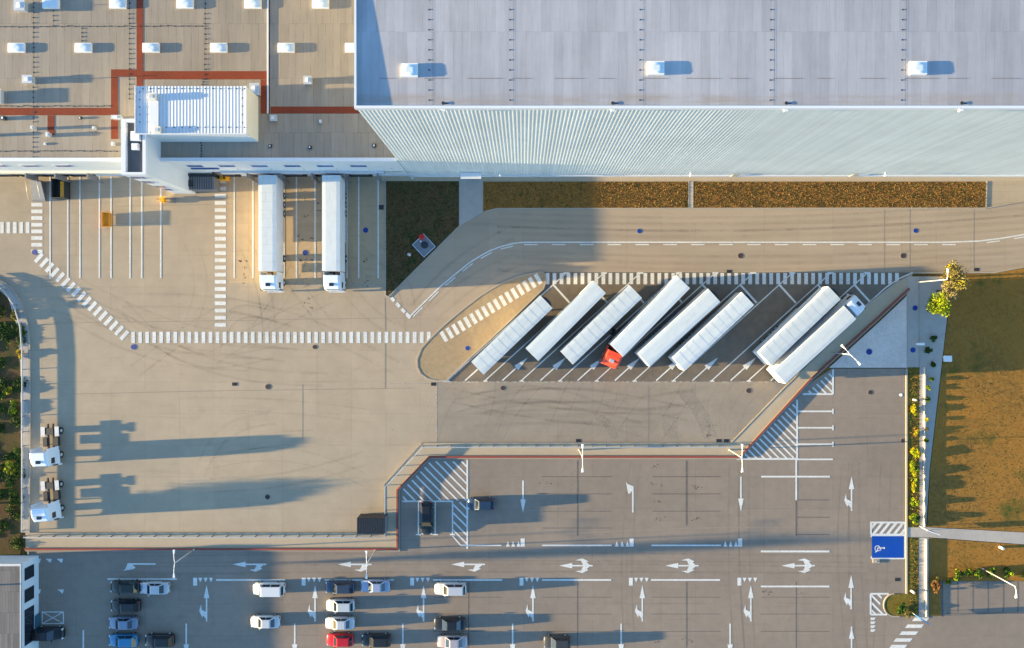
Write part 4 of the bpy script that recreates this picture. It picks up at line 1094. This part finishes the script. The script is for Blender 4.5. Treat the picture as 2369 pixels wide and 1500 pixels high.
# ------------------------------------------------------------------ cars
def rounded(x, hw, z0, z1, tum=.06):
    return [(x, -hw + .05, z0), (x, hw - .05, z0), (x, hw, z0 + .12), (x, hw, z0 + (z1 - z0) * .55), (x, hw - tum, z1 - .07), (x, hw - tum - .12, z1), (x, -hw + tum + .12, z1), (x, -hw + tum, z1 - .07), (x, -hw, z0 + (z1 - z0) * .55), (x, -hw, z0 + .12)]
carmats = {}
def carmat(c):
    if c not in carmats: carmats[c] = plain('car_paint', c, 0.35, 0.25, amp=0.03, coat=0.5)
    return carmats[c]
def car(px, py, label, c, style='sedan', ang=math.pi, L=4.35, group='cars parked in the car park'):
    p = W(px, py, 0)
    # the plan position was read at bonnet height
    p = W(px, py, .8); p.z = 0.0
    t = thing('parked_car', label, 'car', p, ang, group)
    k = L / 4.35; ht = {'sedan': 1.45, 'hatch': 1.5, 'wagon': 1.5, 'suv': 1.75, 'van': 1.95}[style]; zb = .95 if style not in ('suv', 'van') else 1.1
    m = carmat(c)
    st = [(-2.17, .66, .38, zb - .22), (-2.1, .8, .30, zb - .06), (-1.7, .88, .22, zb), (-.5, .9, .2, zb), (.7, .9, .2, zb - .02), (1.35, .88, .2, zb - .09), (1.85, .82, .25, zb - .18), (2.08, .7, .3, zb - .26), (2.17, .5, .36, zb - .36)]
    b = MB(); b.loft([rounded(x * k, w, z0, z1) for x, w, z0, z1 in st], 0, True); body = b.build('body', m, t)
    rb, rt = {'sedan': (-1.55, -.95), 'hatch': (-2.0, -1.65), 'wagon': (-2.05, -1.75), 'suv': (-2.05, -1.8), 'van': (-2.1, -1.95)}[style]
    fb, ft = {'van': (1.25, .75)}.get(style, (1.0, .3))
    rb, rt, fb, ft = rb * k, rt * k, fb * k, ft * k; hb_, ht_ = .80, .60 if style != 'van' else .7
    B = [(rb, -hb_, zb - .03), (fb, -hb_, zb - .03), (fb, hb_, zb - .03), (rb, hb_, zb - .03)]
    T = [(rt, -ht_, ht), (ft, -ht_, ht), (ft, ht_, ht), (rt, ht_, ht)]
    mid_ = [tuple(B[i][j] * .08 + T[i][j] * .92 for j in range(3)) for i in range(4)]
    T2 = [(rt + .12, -ht_ + .12, ht + .035), (ft - .12, -ht_ + .12, ht + .035), (ft - .12, ht_ - .12, ht + .035), (rt + .12, ht_ - .12, ht + .035)]
    b = MB(); b.loft([B, mid_, T, T2], 0, False); b.build('cabin', m, t)
    def pane(name, i, j, u0, u1, o):
        def q(u, v):
            a = Vector(B[i]).lerp(Vector(B[j]), u); c_ = Vector(T[i]).lerp(Vector(T[j]), u); return a.lerp(c_, v) + Vector(o)
        b = MB(); b.face([q(u0, .12), q(u1, .12), q(u1, .9), q(u0, .9)]); b.build(name, M['glass'], t)
    pane('windscreen', 1, 2, .06, .94, (.015, 0, .012)); pane('rear_window', 3, 0, .08, .92, (-.015, 0, .012))
    pane('side_window', 0, 1, .1, .5, (0, -.014, .008)); pane('side_window', 0, 1, .54, .9, (0, -.014, .008))
    pane('side_window', 2, 3, .1, .46, (0, .014, .008)); pane('side_window', 2, 3, .5, .9, (0, .014, .008))
    for x in (-1.32, 1.35):
        for s in (-1, 1): wheel(t, x * k, s * .8, .32, .22)
    for s in (-1, 1):
        b = MB(); b.box(1.93 * k, s * .62 - .15, .55, 2.1 * k, s * .62 + .15, zb - .25); b.build('headlight', M['headglass'], t)
        b = MB(); b.box(-2.16 * k, s * .62 - .13, .62, -2.05 * k, s * .62 + .13, zb - .1); b.build('tail_light', M['tailglass'], t)
        b = MB(); b.box(.62 * k, s * .92 - .1, zb, .78 * k, s * .92 + .1, zb + .14); b.build('mirror', m, t)
    b = MB(); b.box(.95 * k, -.55, zb - .045, 1.0 * k, .55, zb - .02); b.box(-2.19 * k, -.26, .5, -2.165 * k, .26, .62); b.build('trim', M['darkmetal'], t)
SIL, BLK, WHT = (0.50, 0.51, 0.52), (0.018, 0.02, 0.02), (0.68, 0.68, 0.66)
car(357, 1362, 'silver sedan in the top left of the parked rows, beside a dark car', SIL)
car(288, 1359, 'very dark green car left of the silver sedan, under the stall line', (0.012, 0.02, 0.015), 'hatch')
car(289, 1403, 'black car with pale bonnet edge, second down in the left column', BLK, 'wagon')
car(284, 1443, 'grey blue car directly above the teal blue car', (0.19, 0.24, 0.32))
car(284, 1483, 'bright teal blue car at the bottom of the left column', (0.03, 0.20, 0.36), 'hatch')
car(368, 1483, 'dark car just right of the teal blue car', BLK, 'hatch')
car(112, 1467, 'black car alone beside the striped roof cabin', (0.012, 0.011, 0.012), 'suv', 0.0)
car(622, 1363, 'white van with long roof, alone under its stall line', WHT, 'van', L=4.7)
car(613, 1440, 'pale silver car alone between the white van and the bottom edge', (0.56, 0.57, 0.57))
car(786, 1360, 'dark blue car at the top of the middle column, left of a pale blue one', (0.03, 0.05, 0.085), 'hatch')
car(868, 1357, 'pale blue sedan at the top right of the middle group', (0.30, 0.35, 0.47))
car(787, 1402, 'silver hatchback above another silver car in the middle column', (0.52, 0.54, 0.53), 'hatch', L=4.2)
car(786, 1443, 'silver car directly above the red car', (0.53, 0.53, 0.54))
car(786, 1482, 'bright red car at the bottom of the middle column', (0.52, 0.012, 0.02), 'hatch', L=4.0)
car(870, 1483, 'black car immediately right of the red car', BLK, 'wagon')
car(1042, 1363, 'large silver car at the top of the right column', (0.52, 0.53, 0.54), 'suv', L=4.7)
car(1040, 1445, 'glossy black sedan in the middle of the right column', (0.014, 0.016, 0.018), L=4.7)
car(1046, 1486, 'pinkish grey car under the glossy black sedan', (0.42, 0.37, 0.38), 'sedan', L=4.5)
car(1289, 1487, 'black car with a pale bonnet alone at the bottom edge, right of all others', (0.05, 0.05, 0.05), 'wagon', L=4.0)
car(1113, 1167, 'dark blue hatchback beside the large hatched area', (0.02, 0.045, 0.09), 'hatch', L=4.0)
car(987, 1200, 'black car parked nose down in the small stalls under the hatching', (0.015, 0.016, 0.018), 'wagon', ang=-math.pi / 2, L=4.9)

# ------------------------------------------------------------------ small things
def lamp(px, py, label, h=6.0, ang=math.pi / 2, arm=1.35, double=True, base=None):
    """px, py: where the mast head is seen"""
    p = W(px, py, h); q = Vector((p.x, p.y, 0)) if base is None else W(*base)
    t = thing('street_lamp', label, 'street lamp', q, 0, 'street lamps')
    b = MB(); b.cyl((0, 0, 0), (0, 0, .5), .13, .12, 10); b.cyl((0, 0, .5), (0, 0, h), .09, .055, 10); b.build('pole', M['lightmetal'], t)
    for s in ((-1, 1) if double else (1,)):
        d = Vector((math.cos(ang), math.sin(ang), 0)) * s
        b = MB(); b.tube([(0, 0, h - .15), d * arm * .5 + Vector((0, 0, h + .05)), d * arm + Vector((0, 0, h + .1))], .045); b.build('arm', M['whiteplastic'], t)
        o = Vector((-d.y, d.x, 0))
        b = MB(); e = d * arm + Vector((0, 0, h + .05)); f = e + d * .6
        b.loft([[tuple(e - o * .09), tuple(e + o * .09), tuple(e + o * .07 + Vector((0, 0, .12))), tuple(e - o * .07 + Vector((0, 0, .12)))], [tuple(f - o * .17), tuple(f + o * .17), tuple(f + o * .12 + Vector((0, 0, .13))), tuple(f - o * .12 + Vector((0, 0, .13)))]]); b.build('lamp_head', M['whiteplastic'], t)
lamp(1348, 1060, 'double armed lamp post on the walkway at the left of the visible fence', 6.0)
lamp(1717, 1060, 'double armed lamp post at the corner where the walkway turns diagonal', 6.0)
lamp(1968, 821, 'double armed lamp post on the diagonal walkway by the grey paved corner', 6.0, R(-46), 1.3)
lamp(403, 1304, 'double armed lamp post standing above the silver sedan', 6.0)
lamp(848, 1306, 'double armed lamp post standing above the pale blue sedan', 6.0)
lamp(2192, 647, 'single armed lamp post leaning over the brownish tree', 7.2, math.pi / 2, .9, False)
lamp(2350, 1358, 'single armed lamp post at the small car park bottom right', 7.0, -math.pi / 2, .9, False)

def guardrail(pts, label, off=0.0, zb=0.0, step=2.1):
    P = [W(*p) for p in pts]
    t = thing('guardrail', label, 'guardrail', P[0], 0)
    O = Vector((P[0].x, P[0].y, 0))
    b = MB(); b.ribbon(P, .09, zb + .50, zb + .78); b.build('rail_beam', M['lightmetal'], t, O)
    post = None
    for a, c in zip(P[:-1], P[1:]):
        n_ = max(1, int(round((c - a).length / step)))
        for k in range(n_):
            q = a.lerp(c, k / n_) - O
            if post is None:
                m = MB(); m.box(-.06, -.06, 0, .06, .06, .74); post = m.build('post', M['greymetal'], t, loc=(q.x, q.y + .1, zb))
            else:
                m = post.copy(); COL.objects.link(m); m.parent = t; m.location = (q.x, q.y + .1, zb)
guardrail([(58, 1228), (59, 1000), (59, 820), (54, 755), (40, 708), (16, 672), (-20, 648), (-60, 636)], 'grey guardrail curving along the left edge of the yard by the shrubs')
guardrail([(64, 1240), (893, 1240), (893, 1124), (980, 1033), (1694, 1033)], 'long guardrail on the walkway between truck yard and car park', zb=.09)
t = thing('low_wall', 'low concrete wall with red painted top between walkway and car park', 'wall', W(1712, 1058, 0))
b = MB(); b.ribbon([W(*p) for p in dn], .24, 0.0, .34, off=-.34); b.build('wall_body', M['wallconc'], t, t.location)
b = MB(); b.ribbon([W(*p) for p in dn], .25, .34, .345, off=-.34); b.build('red_coping', M['red_paint'], t, t.location)

# wall beside the hedges
t = thing('garden_wall', 'low cream wall running between the yellow hedges and the bush path', 'wall', W(2138, 1030, 0))
b = MB(); b.ribbon([W(2137.5, 850), W(2137, 1218)], .14, 0.05, .36); b.build('wall_body', M['cream_wall'], t, t.location)
b = MB(); b.ribbon([W(2137.5, 850), W(2137, 1218)], .17, .36, .39); b.build('coping', M['kerb'], t, t.location)
t = thing('garden_wall', 'low cream wall beside the vertical path below the sign', 'wall', W(2125, 1340, 0))
b = MB(); b.ribbon([W(2141, 1247), W(2141, 1425)], .14, 0.05, .36); b.build('wall_body', M['cream_wall'], t, t.location)
b = MB(); b.ribbon([W(2141, 1247), W(2141, 1425)], .17, .36, .39); b.build('coping', M['kerb'], t, t.location)

def info_sign(px, py, label, ang, w=1.6, cols=('blue', 'whiteplastic')):
    t = thing('sign_board', label, 'sign', W(px, py, 0), ang)
    b = MB(); b.box(-w / 2, -.05, .9, w / 2, .05, 2.5); b.build('panel', M[cols[0]], t)
    b = MB(); b.box(-w / 2 + .1, -.065, 1.0, w / 2 - .1, -.051, 1.8); b.box(-w / 2 + .1, .051, 1.0, w / 2 - .1, .065, 1.8); b.build('panel_face', M[cols[1]], t)
    for s in (-1, 1): b = MB(); b.cyl((s * w * .42, 0, 0), (s * w * .42, 0, .9), .04, .04, 8); b.build('leg', M['lightmetal'], t)
info_sign(2137, 1221, 'pale blue sign board at the crossing of the two paths', R(-20), 1.9, ('whiteplastic', 'blue'))
info_sign(2118, 1422, 'blue and white sign board beside the bottom right crosswalk', R(-30), 1.5)
def flat_box(name, label, cat, px, py, w, d, h, mat, rz=0, lid=None):
    t = thing(name, label, cat, W(px, py, 0), rz)
    b = MB(); b.box(-w / 2, -d / 2, 0, w / 2, d / 2, h); b.build('body', M[mat], t)
    b = MB(); b.box(-w / 2 - .04, -d / 2 - .04, h, w / 2 + .04, d / 2 + .04, h + .05); b.box(-.08, -.08, h + .05, .08, .08, h + .1); b.build('lid', M[lid or mat], t)
    return t
flat_box('utility_cabinet', 'small white utility cabinet on the lawn right of the bush path', 'cabinet', 2190, 830, 1.1, .8, .3, 'whiteplastic')
flat_box('utility_cabinet', 'small grey cabinet below the blue parking bay', 'cabinet', 2026, 1298, .9, .5, .12, 'ring')
flat_box('utility_cabinet', 'small white box on the pavement beside the garden wall', 'cabinet', 2125, 796, .9, .3, .7, 'whiteplastic')
for i, (x, y, lab, r_) in enumerate(((948, 590, 'white post standing alone on the dark grass bed', .22), (955, 413, 'white post at the warehouse wall above the dark grass bed', .16), (2313, 1266, 'white bollard on the brown lawn strip below the path', .2), (2113, 925, 'small pale post above the first yellow hedge', .14), (2108, 1367, 'grey post on the verge above the rounded island end', .17))):
    t = thing('bollard', lab, 'bollard', W(x, y, .05))
    b = MB(); b.cyl((0, 0, 0), (0, 0, .75), r_, r_ * .9, 12); b.build('post', M['whiteplastic'], t)
    b = MB(); b.cyl((0, 0, .75), (0, 0, .82), r_ * 1.15, r_ * .7, 12); b.build('cap', M['lightmetal'], t)
# valve chamber with red hydrant
t = thing('valve_chamber', 'dark square concrete chamber turned diagonal at the grass bed edge', 'utility pit', W(981, 569, 0), R(-47))
b = MB(); b.box(-1.25, -1.15, 0, 1.25, 1.15, .14); b.build('chamber_slab', M['greymetal'], t)
b = MB(); b.ribbon([(-1.25, -1.15), (1.25, -1.15), (1.25, 1.15), (-1.25, 1.15)], .1, .14, .2, closed=True); b.build('rim', M['lightmetal'], t)
b = MB(); b.cyl((0, .15, .14), (0, .15, .18), .55, .55, 20); b.build('round_lid', M['darkmetal'], t)
b = MB(); b.cyl((-.75, .1, .14), (-.75, .1, .6), .13, .11, 10); b.build('vent_pipe', M['whiteplastic'], t)
t = thing('fire_hydrant', 'red round hydrant at the top corner of the dark chamber', 'hydrant', W(977, 550, 0))
b = MB(); b.cyl((0, 0, 0), (0, 0, .9), .25, .25, 14); b.cyl((0, 0, .9), (0, 0, 1.02), .42, .34, 16); b.build('body', M['red'], t)
b = MB(); b.cyl((-.25, 0, .6), (-.42, 0, .6), .08, .08, 10); b.cyl((.25, 0, .6), (.42, 0, .6), .08, .08, 10); b.build('outlet', M['red'], t)

# waste compactor beside the stair tower
p = W(460, 424, 2.0)
t = thing('waste_compactor', 'dark grey ribbed waste compactor beside the white stair tower', 'compactor', (p.x, p.y, 0))
b = MB(); b.box(-2.0, -.95, .15, 2.25, .95, 2.1); b.build('container', M['greymetal'], t)
b = MB()
for k in range(12): b.box(-1.9 + k * .34, -.95, 2.1, -1.82 + k * .34, .95, 2.16)
b.build('roof_ribs', M['darkmetal'], t)
b = MB(); b.box(-2.75, -.85, .1, -2.01, .95, 2.3); b.build('press_head', M['darkmetal'], t)
b = MB(); b.box(-1.5, -.55, 2.17, -.7, .4, 2.25); b.build('filling_hatch', M['darkmetal'], t)
b = MB(); b.box(-2.2, 1.0, 2.2, 2.4, 1.25, 2.35); b.build('back_rail', M['darkmetal'], t)
p = W(512, 410, 1.2)
t = thing('loading_barrier', 'yellow block at the top end of the dock crosswalk', 'barrier', (p.x, p.y, 0))
b = MB(); b.loft([[(-.6, -.35, 0), (.7, -.4, 0), (.7, .35, 0), (-.6, .4, 0)], [(-.6, -.3, 1.1), (.6, -.38, 1.1), (.6, .3, 1.1), (-.6, .35, 1.1)]]); b.build('body', M['yellow'], t)
b = MB(); b.box(-.5, -.25, 1.1, -.3, .25, 1.25); b.box(.3, -.25, 1.1, .5, .25, 1.25); b.build('handle', M['darkmetal'], t)
p = W(380, 463, .4)
t = thing('pallet_truck', 'small yellow pallet truck with grey forks left of the dock crosswalk', 'pallet truck', (p.x, p.y, 0))
b = MB(); b.box(-.45, -.3, .12, 0.1, .3, .95); b.box(-.2, -.5, .3, .1, .5, .5); b.build('body', M['yellow'], t)
for s in (-1, 1): b = MB(); b.box(.1, s * .28 - .1, .08, 1.6, s * .28 + .1, .2); b.build('fork', M['greymetal'], t)
b = MB(); b.cyl((-.4, 0, .95), (-.7, 0, 1.35), .03, .03, 8); b.build('tiller', M['darkmetal'], t)
for x, s in ((-.2, -.25), (-.2, .25)): wheel(t, x, s, .12, .1)
p = W(244, 508, .9)
t = thing('skip_bin', 'orange open skip in the left dock lanes', 'skip', (p.x, p.y, 0))
b = MB(); o_, i_ = [(-.55, -1.1), (.55, -1.1), (.55, 1.1), (-.55, 1.1)], [(-.5, -1.05), (.5, -1.05), (.5, 1.05), (-.5, 1.05)]
b.loft([[(x * .8, y * .85, .15) for x, y in o_], [(x, y, .9) for x, y in o_], [(x, y, .9) for x, y in i_], [(x * .8, y * .85, .6) for x, y in i_]]); b.build('body', M['orange'], t)
b = MB()
for y in (-.8, .8): b.box(-.4, y - .05, 0, .4, y + .05, .15)
b.build('skid', M['darkmetal'], t)
p = W(134, 436, 1.4)
t = thing('open_container', 'black open container filled with yellow crates at the left docks', 'container', (p.x, p.y, 0))
b = MB(); o_ = [(-.95, -1.4), (.95, -1.4), (.95, 1.4), (-.95, 1.4)]; i_ = [(-.88, -1.33), (.88, -1.33), (.88, 1.33), (-.88, 1.33)]
b.loft([[(x, y, .1) for x, y in o_], [(x, y, 1.5) for x, y in o_], [(x, y, 1.5) for x, y in i_], [(x, y, .5) for x, y in i_]]); b.build('body', M['darkmetal'], t)
for k in range(5): b = MB(); b.box(.2, -1.2 + k * .46, .51, .78, -.8 + k * .46, 1.2); b.build('load_block', M['yellow'], t)
p = W(82, 440, 1.0)
t = thing('loading_ramp', 'grey sloping metal ramp at the far left dock', 'ramp', (p.x, p.y, 0))
b = MB(); b.extrude([(-.95, -1.5), (.95, -1.5), (.8, 1.4), (-.8, 1.4)], 0.02, lambda x, y: .25 + (y + 1.5) * .3); b.build('ramp_plate', M['greymetal'], t)
for s in (-1, 1): b = MB(); b.tube([(s * .9, -1.4, 1.2), (s * .8, 1.3, 2.0)], .03); b.tube([(s * .9, -1.4, .2), (s * .9, -1.4, 1.2)], .03); b.build('handrail', M['lightmetal'], t)
p = W(858, 1217, 2.3)
t = thing('shipping_container', 'dark container standing in the yard next to the walkway corner', 'container', (p.x, p.y, 0))
b = MB(); b.box(-2.0, -1.15, .12, 2.0, 1.15, 2.4); b.build('body', M['darkmetal'], t)
b = MB()
for k in range(16): b.box(-1.95 + k * .25, -1.14, 2.4, -1.83 + k * .25, 1.14, 2.44)
b.build('roof_ribs', M['darkmetal'], t)
b = MB(); b.box(2.0, -1.1, .15, 2.05, 1.1, 2.35); b.build('door', M['greymetal'], t)
for k in range(3): b = MB(); b.box(.4 + k * .5, -1.55, 0, .8 + k * .5, -1.2, .35); b.build('bumper_block', M['orange'], t)
p = W(78, 1434, .9)
t = flat_box('storage_bin', 'teal storage bin beside the cabin and the crossed painted box', 'bin', 78, 1434, 2.0, 1.9, .9, 'teal')

# ------------------------------------------------------------------ vegetation
rv = random.Random(11)
def leaves(mb, c, rad, n, size, nm, clumps=10, squash=1.0, mats_w=None):
    c = Vector(c); cl = []
    for k in range(clumps):
        d = Vector((rv.gauss(0, 1), rv.gauss(0, 1), rv.gauss(0, 1))).normalized() * (rv.random() ** .4) * .72
        cl.append((Vector((d.x * rad[0], d.y * rad[1], d.z * rad[2])), rv.uniform(.22, .48), rv.randrange(nm)))
    for i in range(n):
        o, s, mi = cl[rv.randrange(clumps)]
        d = Vector((rv.gauss(0, 1), rv.gauss(0, 1), rv.gauss(0, 1))).normalized() * (rv.random() ** .33)
        p = c + o + Vector((d.x * rad[0], d.y * rad[1], d.z * rad[2])) * s
        if p.z < .05: p.z = rv.uniform(.05, .3)
        u = Vector((rv.gauss(0, 1), rv.gauss(0, 1), rv.gauss(0, .6))).normalized(); v = u.cross(Vector((rv.gauss(0, .5), rv.gauss(0, .5), 1))).normalized()
        sz = size * rv.uniform(.6, 1.4)
        m_ = mi if rv.random() < .75 else rv.randrange(nm)
        mb.face([p - u * sz * .5, p + v * sz * .32, p + u * sz * .5, p - v * sz * .32], m_)
def bush(px, py, label, r, h, mats, group=None, n=None, name='shrub', cat='shrub', rx=None, ry=None):
    p = W(px, py, h * .6); p.z = .05
    t = thing(name, label, cat, p, 0, group)
    rx = rx or r; ry = ry or r
    b = MB(); nn = n or int(300 + 420 * rx * ry)
    leaves(b, (0, 0, h * .55), (rx, ry, h * .5), nn, .2, len(mats), max(8, int(9 * rx * ry))); b.build('foliage', [M[m] for m in mats], t)
    b = MB()
    for k in range(4):
        a = rv.uniform(0, 6.28); b.cyl((0, 0, 0), (math.cos(a) * rx * .4, math.sin(a) * ry * .4, h * .6), .04, .015, 6)
    b.build('stems', M['bark'], t)
    return t
def tree(px, py, label, r, h, mats, cat='tree', name='deciduous_tree', n=2600, lean=(0, 0)):
    p = W(px, py, h * .62); p.z = .05
    t = thing(name, label, cat, p)
    b = MB(); b.cyl((0, 0, 0), (.05, .05, h * .4), .14, .09, 8)
    for k in range(9):
        a = k * 2.4; e = (math.cos(a) * r * .65, math.sin(a) * r * .65, h * rv.uniform(.6, .9)); b.cyl((.05, .05, h * rv.uniform(.25, .4)), e, .06, .015, 6)
    b.build('trunk', M['bark'], t)
    b = MB(); leaves(b, (0, 0, h * .68), (r, r, h * .34), int(n * 1.7), .21, len(mats), 34); b.build('crown', [M[m] for m in mats], t)
tree(2205, 640, 'olive green and brown tree at the lawn corner behind the lamp', 2.5, 4.8, ['lf_olive', 'lf_yellow', 'lf_olive', 'lf_pale'], n=2600)
tree(2193, 672, 'thin pale leaved tree between the olive tree and the lime tree', 1.9, 4.2, ['lf_pale', 'lf_olive', 'lf_pale'], n=1300)
tree(2168, 708, 'bright lime green tree beside the shaded pavement', 1.95, 4.2, ['lf_lime', 'lf_lime', 'lf_green'], n=2200)
# round shrubs on the path
nth = ['topmost', 'second', 'third', 'fourth', 'fifth', 'sixth', 'seventh', 'eighth', 'lowest']
for i, (x, y, r_, ms) in enumerate(((2160, 783, .5, ['lf_green', 'lf_dark']), (2148, 810, .55, ['lf_green', 'lf_dark']), (2158, 844, .52, ['lf_green', 'lf_dark']), (2154, 878, .4, ['lf_green']), (2147, 897, .42, ['lf_lime', 'lf_green']), (2145, 923, .5, ['lf_green']), (2144, 972, .36, ['lf_lime', 'lf_yellow']), (2144, 994, .28, ['lf_olive']), (2143, 1020, .34, ['lf_green']))):
    bush(x, y, '%s of the small round shrubs in a line on the path by the lawn' % nth[i], r_ * 1.15, .62, ms, 'round shrubs along the path', n=420, name='round_shrub')
bush(2115, 949, 'short rectangular yellow hedge, the upper one on the verge', .6, .8, ['lf_yellow', 'lf_yellow', 'lf_lime'], rx=.62, ry=1.1, n=1300, name='hedge', cat='hedge')
bush(2120, 1003, 'orange yellow bush between the short and the long yellow hedge', .6, .7, ['lf_yellow', 'lf_brown'], rx=.55, ry=.95, n=700)
for i, (y, ry) in enumerate(((1048, 1.2), (1084, 1.3), (1122, 1.25))):
    bush(2117, y, ['long yellow hedge piece below the gap, upper part', 'middle piece of the long lime yellow hedge', 'lowest and greenest piece of the long hedge'][i], .8, .95, ['lf_yellow', 'lf_lime', 'lf_lime'] if i < 2 else ['lf_lime', 'lf_lime', 'lf_yellow', 'lf_green'], rx=.85, ry=ry, n=2000, name='hedge', cat='hedge')
bush(2118, 1162, 'round lime shrub below the long hedge', .8, 1.0, ['lf_lime', 'lf_lime', 'lf_green'], n=1300)
bush(2117, 1201, 'round lime shrub beside the hatched bay and path crossing', .95, 1.1, ['lf_lime', 'lf_lime', 'lf_green'], n=1500)
for i, (x, y, r_) in enumerate(((2217, 1330, 1.0), (2240, 1326, .8), (2262, 1328, .85), (2295, 1325, .9), (2333, 1326, .95), (2375, 1330, .9))):
    bush(x, y, '%s green shrub of the row above the small car park' % ['leftmost', 'second', 'third', 'fourth', 'fifth', 'rightmost'][i], r_, 1.3, ['lf_green', 'lf_green', 'lf_dark', 'lf_lime'], 'green shrubs above the small car park', n=1100)
bush(2166, 1350, 'brown autumn bush at the corner of the small car park', 1.1, 1.2, ['lf_brown', 'lf_brown', 'lf_olive', 'lf_dark'], rx=1.0, ry=1.4, n=1700)
bush(2195, 1348, 'small yellow green bush between brown bush and green row', .5, .8, ['lf_lime', 'lf_olive'], n=350)
bush(2087, 1408, 'dark green shrub on the rounded end of the verge', .9, .9, ['lf_green', 'lf_dark'], rx=.9, ry=1.1, n=1100)
bush(2100, 1425, 'pale flowering plant beside the blue sign board', .5, .5, ['lf_pale'], n=250)
for i, (x, y, ms, lab, r_) in enumerate(((34, 728, ['lf_yellow', 'lf_olive', 'lf_dark'], 'yellow brown shrub in the upper left undergrowth by the curve', .9), (18, 905, ['lf_yellow', 'lf_green'], 'small yellow shrub in the left undergrowth, above the big lime one', .8), (28, 942, ['lf_lime', 'lf_green'], 'lime green shrub in the middle of the left undergrowth', 1.1), (22, 1082, ['lf_lime', 'lf_yellow', 'lf_green'], 'round lime shrub level with the upper white tractor unit', 1.3), (47, 820, ['lf_brown', 'lf_yellow'], 'orange brown shrub at the kerb in the left undergrowth', .7))):
    bush(x, y, lab, r_, .6, ms, n=1000)
# dense undergrowth on the left edge reads as one mass
b = MB()
for k in range(110):
    x, y = rv.uniform(-120, 44), rv.uniform(660, 1285)
    if x > 44 - max(0, (760 - y)) * .55: continue
    p = W(x, y, .5); tall = y < 715 and x < 8; leaves(b, (p.x, p.y, .9 if tall else .2), (rv.uniform(.9, 1.6), rv.uniform(.9, 1.6), .8 if tall else rv.uniform(.12, .24)), 260, .26, 4, 9)
tag(b.build('undergrowth', [M['lf_dark'], M['lf_green'], M['lf_dark'], M['lf_green']]), 'dense dark green undergrowth filling the strip at the left edge', 'undergrowth', kind='stuff')
# tall poplar whose crown stands left of the frame
tree(-62, 1180, 'broad low tree standing left of the shrub strip', 2.3, 5.6, ['lf_green', 'lf_dark'], n=1800)
tree(-130, 1392, 'tall narrow poplar standing behind the striped roof cabin', 1.4, 14.5, ['lf_green', 'lf_dark'], name='poplar_tree', n=2600)

def inside(p, poly_):
    c = False; n = len(poly_)
    for i in range(n):
        a, d = poly_[i], poly_[(i + 1) % n]
        if (a[1] > p[1]) != (d[1] > p[1]) and p[0] < (d[0] - a[0]) * (p[1] - a[1]) / (d[1] - a[1]) + a[0]: c = not c
    return c
def tufts(name, polys, dens, mats, hmin, hmax, label, lean=.5):
    b = MB()
    for pts, z in polys:
        xs, ys = [p[0] for p in pts], [p[1] for p in pts]
        area = (max(xs) - min(xs)) * (max(ys) - min(ys)) * PX * PX
        for k in range(int(area * dens)):
            x, y = rv.uniform(min(xs), max(xs)), rv.uniform(min(ys), max(ys))
            if not inside((x, y), pts): continue
            p = W(x, y); mi = rv.choices(range(len(mats)), [m[1] for m in mats])[0]
            for j in range(3):
                a = rv.uniform(0, 6.28); h = rv.uniform(hmin, hmax); w = rv.uniform(.03, .09)
                d = Vector((math.cos(a), math.sin(a), 0)); o = Vector((-d.y, d.x, 0)) * w
                q = p + Vector((0, 0, z)) + d * .03
                b.face([q - o, q + o, q + d * h * lean + Vector((0, 0, h))], mi)
    tag(b.build(name, [M[m[0]] for m in mats]), label, 'grass', kind='stuff')
tufts('dry_grass', [([(1119, 422), (1592, 422), (1592, 480), (1150, 481), (1120, 488)], .05), ([(1604, 422), (2280, 422), (2278, 480), (1604, 480)], .05)], 26, [('gr1', 4), ('gr2', 5), ('gr3', 1.6), ('gr4', .6)], .03, .11, 'dry brown and straw coloured grass in the two beds under the tall wall', 1.0)
tufts('dark_grass', [([(894, 422), (1060, 422), (1060, 523), (900, 683), (894, 680)], .05)], 16, [('gr2', 2), ('gr3', 2), ('gr4', 4)], .04, .16, 'short dark grass in the shaded bed beside the docks', 1.0)
tufts('lawn_grass', [([(2202, 645), (2300, 636), (2420, 610), (2420, 1230), (2147, 1217), (2155, 1085), (2194, 740)], .05), ([(2151, 1247), (2420, 1266), (2420, 1340), (2178, 1340), (2178, 1423), (2151, 1423)], .055)], 6, [('gr1', 2), ('gr2', 3), ('gr3', 2.5), ('gr4', .8)], .01, .045, 'orange brown lawn grass along the right edge', 1.0)
tufts('verge_grass', [([(2101, 852), (2125, 852), (2125, 1219), (2101, 1219)], .05), ([(2102, 1245), (2123, 1245), (2123, 1424), (2102, 1424)], .08)], 16, [('gr1', 1), ('gr2', 2), ('gr3', 4), ('gr4', 2)], .04, .16, 'mixed green and brown grass on the narrow verge beside the car park', 1.0)
